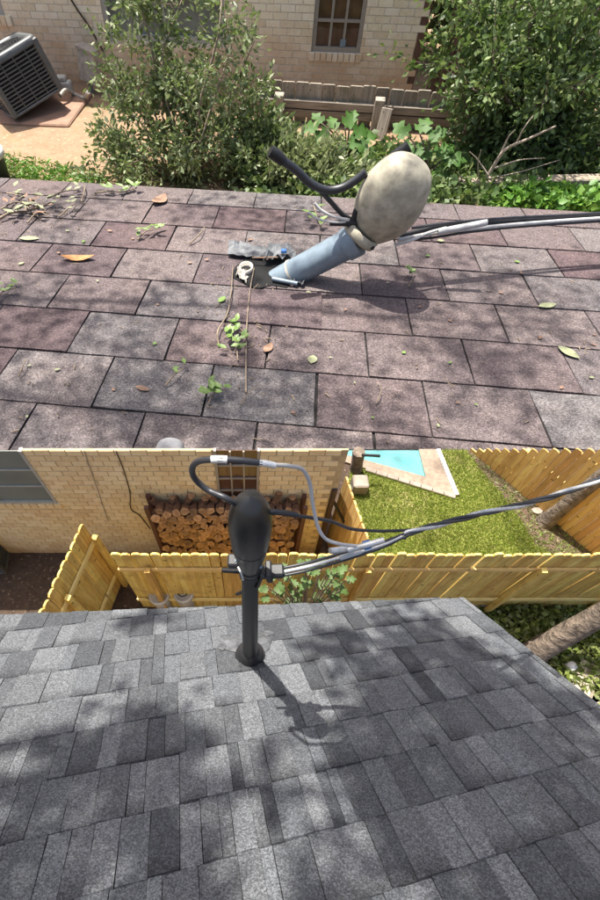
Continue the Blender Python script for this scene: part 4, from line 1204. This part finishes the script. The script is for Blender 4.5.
MB().tube([at_y(237, 594, Pk.y), at_y(258, 586, Pk.y-.01), at_y(262, 576, Pk.y-.01)], [2*sk, 2*sk, 2.2*sk], 8).build('bolt', M['black_pipe'], nmast)
MB().tube(smooth_path([at_y(238, 567, Pk.y-.02), at_y(241, 573, Pk.y-.025), at_y(243, 580, Pk.y-.02)], 4), 1.0*sk, 6).build('wire_clip', M['white'], nmast)
MB().bbox((-6*sk, -6*sk, -5*sk), (6*sk, 6*sk, 5*sk), 1.5*sk).build('side_lug', M['rubber'], nmast, Matrix.Translation(at_y(234, 561, Pk.y)))

# ------------------------------------------------------------------ cables of the new mast
def cable3(name, label, pts, mat, rpx, cat='cable', n=7, rads=None):
    P = [at_y(x, y, Y) for x, y, Y in pts]
    r = rpx/FPX*proj(P[len(P)//2])[2]
    return tag(MB().tube(smooth_path(P, n), r, 8).build(name, mat), label, cat)
y0 = Pt.y
cable3('loop_cable', 'black cable looping from the back of the egg shaped cap', [(240, 507, y0), (226, 498, y0), (208, 490, y0+.01), (196, 480, y0+.015), (192, 470, y0+.015), (197, 462, y0+.01), (212, 459.5, y0), (236, 460, y0), (262, 463, y0)], M['black_cable'], 3.3)
cable3('cable_tape', 'white tape wrapped round the top of the black loop cable', [(211, 459.5, y0-.0005), (219, 459.3, y0-.0005), (227, 459.6, y0-.0005)], M['white'], 4.1, 'tape')
cable3('cable_connector', 'grey crimp connector at the end of the black loop cable', [(259, 462.6, y0), (266, 463.6, y0), (275, 465.5, y0)], M['alu_cable'], 3.6, 'connector')
cable3('grey_cable', 'light grey cable curving down from the crimp connector to the splices', [(272, 464.8, y0), (290, 466, y0+.01), (303, 470, y0+.02), (310, 484, y0+.02), (313, 505, y0+.01), (318, 527, y0), (326, 539, y0-.005), (340, 544, y0-.005), (356, 546, y0)], M['grey_cable'], 2.0)
cable3('cap_outlet_cable', 'black cable leaving the right side of the egg shaped cap', [(262, 511, y0), (280, 512, y0), (300, 516, y0+.005), (330, 521, y0+.01), (352, 529, y0+.02), (380, 531, y0+.03), (412, 530, y0+.04)], M['black_cable'], 1.9)
cable3('cable_sleeve', 'ribbed black sleeve beside the egg shaped cap', [(268, 511.2, y0), (282, 512.6, y0), (297, 515, y0)], M['rubber'], 3.2, 'sleeve')
yk = Pk.y
far = lambda t: yk + t
span = [(282, 572, 0), (310, 566, .005), (345, 556, .01), (382, 545, .02), (410, 533, .03), (440, 524, .05), (480, 514, .08), (520, 505, .11), (560, 494, .15), (604, 478, .20), (700, 440, .3), (1000, 300, .7)]
for k, (mat_, lab, nm) in enumerate(((M['black_cable'], 'black strand of the twisted overhead service cable over the lawn', 'service_drop_strand'), (M['alu_cable'], 'bare aluminium strand of the twisted overhead service cable over the lawn', 'service_drop_strand'), (M['black_cable'], 'second black strand twisted under the overhead service cable', 'service_drop_strand'))):
    P = smooth_path([at_y(x, y, far(t)) for x, y, t in span], 10)
    Q = []
    for i, p in enumerate(P):
        sp = proj(p)[2]/FPX
        a = i*0.30+k*2.1
        spread = (7.0 if i < 20 else (1.7+5.3*max(0, (42-i)/22) if i < 42 else 1.7))
        tw = 1 if i > 38 else 0
        off = UPV*math.sin(a if tw else k*2.1+.6)*spread*sp + FW*math.cos(a)*2*sp
        if i < 38 : off = UPV*((1-k)*spread*0.55)*sp
        Q.append(p+off)
    rr = (1.6, 1.9, 1.5)[k]
    tag(MB().tube(Q, [rr/FPX*proj(p)[2] for p in Q], 7).build(nm, mat_), lab, 'cable')
for x0_, y0_, x1_, y1_, lab, mat_, r_ in ((330, 551, 352, 548, 'left grey splice connector on the service cable', M['alu_cable'], 3.4), (348, 550, 384, 540, 'long grey splice connector marked with blue tape', M['alu_cable'], 3.2), (340, 558, 362, 551, 'lower grey splice connector beneath the blue tape', M['grey_cable'], 2.8)):
    cable3('splice_connector', lab, [(x0_, y0_, yk+.006), ((x0_+x1_)/2, (y0_+y1_)/2, yk+.01), (x1_, y1_, yk+.015)], mat_, r_, 'connector')
cable3('blue_tape', 'blue tape round the long splice connector', [(364, 545.6, yk+.012), (367, 544.8, yk+.012), (370, 544, yk+.012)], M['blue_tape'], 4.8, 'tape')

# ------------------------------------------------------------------ LOWER BRICK HOUSE (wall with raked back roof)
WY = gz(100, 553).y
wtop = at_y(250, 450.6, WY).z
xr = at_y(343, 470, WY).x
LMx = Matrix.Translation((0, WY, 0))
lh = thing('yellow_brick_house', (0, WY, 0), 'yellow brick house wall with a firewood rack behind the new cedar fence', 'house')
g0, g1 = at_y(213, 450, WY), at_y(260, 450, WY); gb = at_y(216, 503, WY)
w0 = at_y(58, 503, WY)
lholes = [(g0.x, g1.x, gb.z, wtop+1), (-2.6, w0.x-0.0, w0.z, wtop+1)]
BWL, BHL = 0.086, 0.0505
nb = int(wtop/BHL); BHL = wtop/nb
brick_wall(lh, LMx, -3.6, xr-BWL/2, wtop, BWL, BHL, 0.006, 0.009, M['cream_brick_low'], M['mortar_low'], lholes)
window(lh, LMx, g0.x, g1.x, gb.z, wtop-.004, 3, 4, 0.014, 0.009, M['frame_bronze'], M['pane_brown'], 0.006, 'narrow window with brown panes above the firewood', False)
window(lh, LMx, -2.6, w0.x, w0.z, wtop-.004, 4, 3, 0.018, 0.009, M['frame_grey'], M['pane_grey'], 0.006, 'wide grey window at the left', False)
brick_sill(lh, LMx, -2.6, w0.x+.02, w0.z-.001, 0.05, 0.05, 0.012, M['cream_brick_low'], 0.006)
br_ = MB(); zb = 0.02
yb_ = YT-0.02
br_.add([(-3.7, WY+.055, wtop-.10), (xr, WY+.055, wtop-.10), (xr, yb_, zb), (-3.7, yb_, zb)], [(0, 1, 2, 3)])
br_.add([(xr-.001, WY+.055, wtop-.10), (xr-.001, yb_, zb), (xr-.001, WY+.055, zb)], [(0, 2, 1)])
br_.build('back_roof', M['felt'], lh)
cp = [at_y(x, y, WY) for x, y in ((116, 450), (124, 470), (130, 492), (131, 508), (140, 515), (150, 528))]
MB().tube(smooth_path([Vector((p.x, WY-.006, p.z)) for p in cp], 5), .0035, 6).build('wall_cable', M['brown_post'], lh)
cp = [at_y(x, y, WY) for x, y in ((84, 450), (98, 490), (108, 520))]
MB().tube([Vector((p.x, WY-.004, p.z)) for p in cp], .0025, 6).build('wall_cable', M['frame_bronze'], lh)

# ------------------------------------------------------------------ FIREWOOD
fx0, fx1 = at_y(158, 505, WY).x, at_y(296, 510, WY).x
ftop = at_y(200, 512, WY-.10).z
FY0, FY1 = WY-0.115, WY-0.02
rk = thing('firewood_rack', ((fx0+fx1)/2, FY0, 0), 'dark red firewood rack standing against the yellow brick wall', 'rack')
for x in (fx0-.03, fx1+.03):
    for yy in (FY0-.005, FY1-.02):
        MB().bbox((x-.014, yy, 0), (x+.014, yy+.025, ftop+.08), .003).build('upright', M['rack'], rk)
MB().bbox((fx0-.016, FY0-.005, .05), (fx1+.016, FY1, .07), .003).build('bottom_rail', M['rack'], rk)
log_end = []
def log_mesh(seed, r, L):
    q = random.Random(seed); n = q.choice((5, 6, 7, 8)); pts = []
    for k in range(n):
        a = 2*math.pi*k/n+q.uniform(-.25, .25); rr = r*q.uniform(.75, 1.1)
        pts.append((math.cos(a)*rr, math.sin(a)*rr))
    vs = [(x, -L/2+q.uniform(-.004, .004), z) for x, z in pts]+[(x, L/2, z) for x, z in pts]
    m = MB()
    m.add(vs, [tuple(range(n)), tuple(range(2*n-1, n-1, -1))]+[((i+1) % n, i, n+i, n+(i+1) % n) for i in range(n)])
    me = m.mesh(M['log_end'], 'log'); me.materials.append(M['log_bark'])
    me.polygons.foreach_set('material_index', [0, 0]+[1]*n)
    return me
def log_mats():
    m, t, b = newmat('log_end')
    o_ = opos(t)
    c = ramp(t, noise_nd(t, o_, 60, 4), [(0.3, (0.17, 0.085, 0.04)), (0.7, (0.42, 0.25, 0.125))])
    c = mix(t, .8, c, ramp(t, orand(t), [(0, (.16,)*3), (.35, (.42,)*3), (.7, (.52,.51,.49)), (1, (.7,)*3)]), 'OVERLAY')
    t.links.new(c, b.inputs['Base Color']); b.inputs['Roughness'].default_value = .9
    M['log_end'] = m
    M['log_bark'] = plain('log_bark', (0.13, 0.065, 0.035), .95, var=.5, scale=50, bmp=.6, bd=.004)
log_mats()
LR = 0.0265
lms = [log_mesh(s, LR*1.12, 0.085) for s in range(9)]
dx = LR*1.95; dz = LR*1.75
z = .07+LR; row = 0
while z < ftop:
    x = fx0+LR*.3+(LR if row % 2 else 0)
    while x < fx1-LR*.4:
        lg = place('firewood_log', random.choice(lms), Matrix.Translation((x+random.uniform(-.003, .003), (FY0+FY1)/2+random.uniform(-.025, .012), z+random.uniform(-.004, .004))) @ Matrix.Rotation(R_(-24+random.uniform(-8, 8)), 4, 'X') @ Matrix.Rotation(random.uniform(0, 6.3), 4, 'Y') @ Matrix.Diagonal((random.uniform(.85, 1.1),)*3+(1,)))
        tag(lg, 'split firewood log stacked in the dark red rack', 'log', 'firewood logs in the rack')
        x += dx*random.uniform(.96, 1.05)
    z += dz; row += 1
for i in range(13):     # a few logs stood on end along the back
    x = fx0+(fx1-fx0)*(i+.3)/13+random.uniform(-.025, .025)
    lg = place('firewood_log', random.choice(lms), Matrix.Translation((x, FY1-.012, ftop+.012+random.uniform(-.03, .04))) @ Matrix.Rotation(R_(72+random.uniform(-22, 22)), 4, 'X') @ Matrix.Rotation(random.uniform(-.4, .4), 4, 'Z') @ Matrix.Rotation(random.uniform(0, 6), 4, 'Y') @ Matrix.Diagonal((.75, 1.0, .75, 1)))
    tag(lg, 'firewood log stood on end along the back of the rack', 'log', 'firewood logs stood on end')

# ------------------------------------------------------------------ CEDAR FENCES of the near yard
FYc = gz(470, 606).y
fhh = at_y(480, 554, FYc).z
xl = at_y(108, 550, FYc).x
PW = 0.051
L_ = 3.2-xl
posts = []
for x, y in ((150, 580), (365, 580), (536, 580)): posts.append(at_y(x, y, FYc-.06).x-xl)
posts.append(posts[-1]+.72)
fence('cedar_fence', 'long new cedar fence across the yard below the lawn', (xl, FYc, 0), (3.2, FYc, 0), fhh, PW, .012, M['cedar'], M['cedar_rail'], (fhh*.20, fhh*.78), posts, -1, .06, .014, .032, rail_size=(.016, .036))
ga, gb_ = gz(82, 523, fhh*1.02), gz(40, 612, fhh*1.02)
ga.z = gb_.z = 0
gdir = (ga-gb_).normalized()
gstart = gb_-gdir*.25
Lg = (ga-gstart).length
fence('cedar_side_fence', 'short new cedar fence run from the yellow wall toward the new roof at the left', gstart, ga, fhh*1.02, PW, .012, M['cedar'], M['cedar_rail'], (fhh*.20, fhh*.78), (Lg*.5, Lg*.98), -1, .05, .008, .032, rail_size=(.016, .036))
ca, cb = gz(368, 538, fhh*.95), gz(346, 476, fhh*.95)
ca.z = cb.z = 0
fence('cedar_corner_fence', 'short cedar fence joining the yellow wall corner to the long fence', cb, ca, fhh*.95, PW*.9, .012, M['cedar_far'], M['cedar_rail'], (), (), 1, .05, .008)
# post and brace by the wall corner
q = gz(317, 553); e = at_y(335, 489, q.y)
pp = thing('brown_post', q, 'dark brown post with slanting black brace at the yellow wall corner', 'post')
MB().tube([q, e], [.018, .018], 10).build('shaft', M['brown_post'], pp)
MB().tube([e-(e-q)*.12, at_y(356, 546, q.y-.05)], [.011, .011], 8).build('brace', M['black_pipe'], pp)
# far boundary fence on the right: its top follows the fall of the ground behind
ra, rb = gz(470, 450.5), gz(590, 552)
rb2 = rb+(rb-ra)*.55
dirr = (rb2-ra); Lr = dirr.length
ang = math.atan2(dirr.y, dirr.x)
def far_h(t):
    p = ra.lerp(rb2, t)
    # the fence is cut on a rake that rises toward its near end
    return max(0.0, (H-(H/YT)*p.y))
fh_near = far_h(1.0)
fence('boundary_fence', 'raked cedar boundary fence at the right side of the lawn', ra, rb2, 1.0, .05, .012, M['cedar_far'], M['cedar_rail'], (.05, .34, .66, .98), [Lr*k for k in (.2, .42, .64)], 1, .05, 0, .05, heights=lambda t: far_h(t)*1.0, rail_size=(.025, .05))

# ------------------------------------------------------------------ LAWN, pool, soil, small things
def px_poly(px, z=0): return [(p.x, p.y) for p in (gz(x, y, z) for x, y in px)]
lawn_px = [(345, 560), (560, 560), (535, 545), (510, 505), (480, 470), (466, 450.3), (354, 450.3), (345, 500)]
sheet('lawn', px_poly(lawn_px), 0.004, M['lawn'])
sheet('bare_earth', px_poly([(560, 562), (620, 562), (620, 500), (480, 450.3), (466, 450.3), (480, 470), (510, 505), (535, 545)]), 0.004, M['mulch'])
def scatter_px(poly, n, hole=None):
    xs = [p[0] for p in poly]; ys = [p[1] for p in poly]; out = []
    def ins(x, y, pl):
        c = False; j = len(pl)-1
        for i in range(len(pl)):
            xi, yi = pl[i]; xj, yj = pl[j]
            if (yi > y) != (yj > y) and x < (xj-xi)*(y-yi)/(yj-yi)+xi: c = not c
            j = i
        return c
    while len(out) < n:
        x, y = random.uniform(min(xs), max(xs)), random.uniform(min(ys), max(ys))
        if ins(x, y, poly) and not (hole and ins(x, y, hole)): out.append(gz(x, y))
    return out
pool_px = [(352, 450), (440, 450), (458, 499), (362, 469)]
P = scatter_px(lawn_px, 42000, pool_px)
D = [(random.gauss(0, .5), random.gauss(0, .5), 1) for _ in P]
for p in P: p.z = .003
o = place('grass', leaf_mesh(P, D, .024, M['grass'], 'grass', .16)); tag(o, 'sunlit short yellow green grass of the lawn', 'grass', kind='stuff')
P = scatter_px([(520, 560), (600, 560), (560, 520), (500, 470), (475, 452), (466, 452), (490, 490)], 2500)
o = place('sparse_grass', leaf_mesh(P, [(random.gauss(0, 1), random.gauss(0, 1), .5) for _ in P], .03, M['leaf_cover'], 'sparse_grass', .3)); tag(o, 'thin dry grass and litter along the boundary fence', 'grass', kind='stuff')
# pool corner
pool = thing('swimming_pool', gz(405, 462), 'turquoise swimming pool corner with tan coping beyond the lawn', 'pool')
wpx = [(330, 450.4), (418, 450.4), (425, 478), (364, 461), (330, 452)]
deck = [(322, 450.4), (440, 450.4), (456, 497), (362, 468.5), (322, 456)]
wp = px_poly(wpx); dp = px_poly(deck)
m = MB(); n = len(wp)
m.add([(x, y, .022) for x, y in dp]+[(x, y, .022) for x, y in wp]+[(x, y, .0) for x, y in dp], [(i, (i+1) % n, n+(i+1) % n, n+i) for i in range(n)]+[((i+1) % n, i, 2*n+i, 2*n+(i+1) % n) for i in range(n)])
m.build('coping', M['coping'], pool)
m = MB(); m.add([(x, y, .021) for x, y in wp]+[(x, y, .012) for x, y in wp], [((i+1) % n, i, n+i, n+(i+1) % n) for i in range(n)]); m.build('waterline_tile', M['teal_tile'], pool)
m = MB(); m.add([(x, y, .007) for x, y in wp], [tuple(range(n))[::-1]]); m.build('basin', M['basin'], pool)
a, b = gz(403, 471, .009), gz(415, 451, .009); w_ = Vector((.035, 0, 0))
m = MB(); m.add([a-w_, a+w_, b+w_, b-w_], [(0, 1, 2, 3)]); m.build('step_edge', M['teal_tile'], pool)
m = MB(); m.add([(x, y, .0125) for x, y in wp], [tuple(range(n))]); m.build('water', M['pool_water'], pool)
a, b = gz(437, 451), gz(456, 497); nseg = 15
me = MB().bbox((-.02, -.042, 0), (.02, .042, .04), .006).mesh(M['white'], 'edging_block')
ang = math.atan2((b-a).y, (b-a).x)-math.pi/2
for i in range(nseg):
    place('edging_block', me, Matrix.Translation(a.lerp(b, (i+.5)/nseg)) @ Matrix.Rotation(ang, 4, 'Z') @ Matrix.Diagonal((1, (b-a).length/nseg/.09, 1, 1)), pool)
a, b = gz(365, 470), gz(455, 498)
me = MB().bbox((-.05, -.02, 0), (.05, .02, .03), .005).mesh(M['concrete'], 'edging_block')
ang = math.atan2((b-a).y, (b-a).x)
for i in range(8): place('edging_block', me, Matrix.Translation(a.lerp(b, (i+.5)/8)) @ Matrix.Rotation(ang, 4, 'Z') @ Matrix.Diagonal(((b-a).length/8/.104, 1, 1, 1)), pool)
# concrete block with a short dark post
q = gz(359, 490); cb_ = thing('stone_block', q, 'rough concrete block by the corner of the lawn near the pool', 'block')
MB().bbox((-.07, -.05, 0), (.055, .07, .14), .012).build('block_body', M['concrete'], cb_, Matrix.Translation(q))
q2 = gz(356, 470); e = at_y(359, 452, q2.y)
st = thing('post_stub', q2, 'dark weathered post stub behind the concrete block', 'post')
MB().tube([q2, q2.lerp(e, .5), e], [.055, .05, .052], 9).build('stub', M['bark'], st)
MB().tube([at_y(362, 455, q2.y-.06), at_y(380, 456, q2.y-.06)], .012, 8).build('bolt_bar', M['black_pipe'], st)
# trunk by the boundary fence
def trunk(name, label, base, top, r0_, r1_, seed, stub=True, crown=None):
    root = thing(name, base, label, 'tree')
    path = [base.lerp(top, i/14) for i in range(15)]
    m = MB(); seg = 18; vs = []
    dirv = (top-base).normalized(); u = dirv.orthogonal().normalized(); w = dirv.cross(u)
    for i, p in enumerate(path):
        for k in range(seg):
            a = 2*math.pi*k/seg; t = i/14
            r = (r0_*(1-t)+r1_*t)*(1+.35*math.exp(-t*12))*(1+.10*noise.noise(Vector((math.cos(a)*2, math.sin(a)*2, t*6+seed))))
            vs.append(p+(u*math.cos(a)+w*math.sin(a))*r)
    m.add(vs, [(i*seg+k, i*seg+(k+1) % seg, (i+1)*seg+(k+1) % seg, (i+1)*seg+k) for i in range(14) for k in range(seg)], True)
    m.build('trunk', M['bark'], root)
    return root
q = gz(545, 522); e = at_y(612, 468, q.y+.02)
trunk('slim_tree', 'slim leaning trunk against the boundary fence', q, q+(e-q)*1.8, .05, .042, 3)
for x, y, s_ in ((536, 512, .05), (550, 524, .045), (541, 517, .03)):
    q = gz(x, y)
    m = MB(); r = random.Random(x)
    pts = [(math.cos(2*math.pi*k/7)*s_*r.uniform(.7, 1.1), math.sin(2*math.pi*k/7)*s_*.7*r.uniform(.7, 1.1)) for k in range(7)]
    m.prism(pts, 0, s_*.5)
    tag(m.build('pale_rock', M['concrete'], None, Matrix.Translation(q)), 'pale rock at the foot of the slim leaning trunk', 'rock', 'rocks at the slim trunk')

# near right corner: ground cover, big trunk, timbers
cover('ground_cover', 'mixed green ground cover beyond the rake of the new roof', [(440, 606), (640, 600), (900, 600), (1000, 760), (700, 800), (600, 710), (520, 645)], 0.0, 24000, .042, M['leaf_cover'], .07)
q = gz(527, 656); e = gz(604, 613, .62)
btree = trunk('oak_tree', 'thick rough barked trunk beside the new roof at the right', q, q+(e-q)*4.4, .062, .052, 9)
q = gz(566, 668); m = MB(); m.lathe([(.028, 0), (.034, .05), (.026, .09), (0, .095)], Matrix.Translation(q), 12); tag(m.build('white_bag', M['white']), 'small white bag lying in the ground cover by the thick trunk', 'bag')
for i in range(4):
    a = gz(578+i*7, 676+i*2); Mx = Matrix.Translation(a+Vector((0, 0, .03))) @ Matrix.Rotation(R_(-38), 4, 'Z')
    tag(MB().bbox((-.035, -.3, 0), (.035, .12, .03), .004).build('pale_plank', M['pale_timber'], None, Mx), 'pale weathered plank laid beside others at the right edge below the thick trunk', 'plank', 'planks at the right edge')
Mx = Matrix.Translation(gz(596, 694)) @ Matrix.Rotation(R_(20), 4, 'Z')
tag(MB().bbox((-.18, -.04, 0), (.4, .04, .06), .006).build('pale_beam', M['pale_timber'], None, Mx), 'pale timber beam below the planks at the right edge', 'beam')
tag(MB().bbox((-.02, -.1, 0), (.4, -.05, .03), .004).build('blue_strip', M['basin'], None, Matrix.Translation(gz(602, 706)) @ Matrix.Rotation(R_(15), 4, 'Z')), 'turquoise edge of a board at the right edge beside the new roof', 'board')
tag(MB().bbox((-.16, -.05, 0), (.16, .05, .05), .008).build('kerb_stone', M['concrete'], None, Matrix.Translation(gz(467, 601))), 'flat concrete slab at the foot of the long fence beside the roof corner', 'slab')
# sapling between eave and fence
base = Vector((gz(300, 606).x, FYc-.16, 0))
sap = [(275, 575, 13, 160, 0), (283, 590, 14, 200, 0), (290, 580, 15, 120, 0), (300, 590, 16, 60, 0), (308, 575, 15, 80, 0), (316, 585, 15, 20, 0), (326, 575, 16, 30, 0), (333, 584, 15, -30, 0), (338, 572, 14, 50, 0), (322, 566, 14, 100, 0), (296, 598, 14, 220, 0), (312, 596, 14, -20, 0), (330, 594, 14, -50, 0), (268, 590, 12, 170, 0), (270, 598, 12, 200, 0), (305, 565, 12, 140, 0), (340, 590, 12, -40, 0), (286, 572, 12, 100, 0), (346, 580, 12, 10, 0), (318, 600, 14, -80, 0)]
sap = [(x, y, z*.85, w, d) for x, y, z, w, d in sap] + [(random.uniform(266, 346), random.uniform(566, 604), random.uniform(8, 12), random.uniform(0, 360), random.uniform(-.03, .05)) for _ in range(22)]
big_leaf_plant('sapling', 'leafy pale green sapling growing between the new roof and the fence', base, sap, M['leaf_sap'], FYc-.13, .006)
# white buckets
for x, y, lab, coil in ((165, 604, 'plain white lidded bucket by the cedar fence', False), (188, 602, 'white lidded bucket with a dark cord coiled on its lid', True)):
    q = gz(x, y+3); bk = thing('white_bucket', q, lab, 'bucket'); BZ = Matrix.Translation(q) @ Matrix.Diagonal((1, 1, 1.75, 1))
    MB().lathe([(0, 0), (.052, 0), (.062, .15), (.062, .152)], BZ, 22).build('body', M['white'], bk)
    MB().lathe([(.064, .145), (.069, .148), (.069, .165), (.060, .17), (.055, .164), (0, .166)], BZ, 22).build('lid', M['white'], bk)
    if coil: MB().tube(smooth_path([q+Vector((.045*math.cos(a)*(1-.06*i), .045*math.sin(a)*(1-.06*i), .30+.002*i)) for i, a in enumerate([k*1.1 for k in range(9)])], 4), .004, 6).build('cord', M['black_cable'], bk)
# air conditioner at the left edge of the near yard
q = gz(-12, 556)
air_conditioner('dark air conditioner corner at the left edge by the yellow brick wall', Matrix.Translation(q) @ Matrix.Rotation(R_(8), 4, 'Z'), .30, .34, 9)

# ------------------------------------------------------------------ SHADE TREES standing outside the frame (their crowns throw the dapple)
def shade_tree(label, base, limb_pts, blobs, leaf, nleaf, r):
    root = thing('shade_tree', base, label, 'tree')
    m = MB()
    for pts, rr in limb_pts:
        Pp = smooth_path(pts, 6); m.tube(Pp, [rr*(1-.7*i/(len(Pp)-1)) for i in range(len(Pp))], 8)
    for c, rad, _ in blobs:
        for k in range(2):
            e = Vector(c)+Vector(rng.normal(size=3))*Vector(rad).length*.4
            m.tube(bent(c, e, .2, 3), [r*.05, r*.04, r*.03, r*.015], 4, caps=False)
    m.build('trunk', M['bark'], root)
    P, D = [], []
    tot = sum(b[2] for b in blobs)
    for c, rad, wgt in blobs:
        k = int(nleaf*wgt/tot)
        g = rng.normal(size=(k, 3))*0.5
        P.append(np.array(c)+g*np.array(rad)); D.append(rng.normal(size=(k, 3)))
    place('crown', leaf_mesh(np.concatenate(P), np.concatenate(D), leaf, M['leaf_dark'], 'crown', .6), None, root)
def shade_point(p, t): return Vector(p)+SUN*t
bl = []
for x, y, t, rr, wg in ((110, 748, 3.0, .13, 1.3), (160, 738, 3.2, .08, .6), (70, 800, 3.0, .11, .8), (175, 815, 3.4, .12, 1.0), (90, 880, 3.0, .14, 1.2), (170, 885, 3.3, .08, .5), (20, 860, 3.2, .08, .5), (150, 618, 3.4, .05, .35), (345, 645, 3.2, .09, .6), (420, 640, 3.2, .16, 1.6), (400, 690, 3.2, .12, 1.2), (500, 690, 3.0, .18, 2.0), (460, 745, 3.4, .18, 2.0), (555, 760, 3.2, .20, 2.2), (370, 760, 3.1, .09, .9), (430, 820, 3.2, .10, .9), (500, 850, 3.2, .17, 1.6), (575, 870, 3.2, .18, 1.6), (340, 880, 3.3, .08, .5), (265, 790, 3.3, .05, .3)):
    if x > 360: wg *= 1.45; rr *= .85
    bl.append((shade_point(on_new(x, y), t), (rr, rr, rr*.7), wg))
shade_tree('tall tree left of the house outside the picture whose crown shades the new roof', Vector((-4.2, 1.0, 0)),
    [([(-4.2, 1.0, -.1), (-4.0, 1.0, 2.5), (-3.4, .9, 4.6), (-2.3, .9, 5.6)], .16), ([(-2.4, .9, 5.5), (-1.2, 1.0, 5.7), (.2, .95, 5.7)], .022), ([(-2.4, .9, 5.5), (-1.4, .55, 5.4), (-.3, .35, 5.4)], .018)], bl, .065, 2200, .12)
bl = []
for i in range(40):
    x, y = random.uniform(-30, 640), random.uniform(185, 450)
    p = on_old(x, y)
    bl.append((shade_point(p, random.uniform(13, 17)), (random.uniform(.7, 1.3),)*2+(.7,), random.uniform(.4, 1.2)))
shade_tree('broad tree standing left of the old roof outside the picture, crown spread over it', Vector((-11, 8, GU)),
    [([(-11, 8, GU-.1), (-10.8, 8, 4), (-9.5, 7.8, 8.5), (-7.5, 7.5, 10.5)], .40), ([(-7.6, 7.5, 10.4), (-4, 7, 11.6), (1, 6.5, 12.4)], .09), ([(-9.5, 7.8, 8.5), (-6, 5, 11), (-2, 5.2, 12)], .08), ([(-9.8, 7.8, 8), (-6, 9, 11), (-1, 9, 12), (3, 8.5, 12.2)], .08)], bl, .16, 7000, .3)
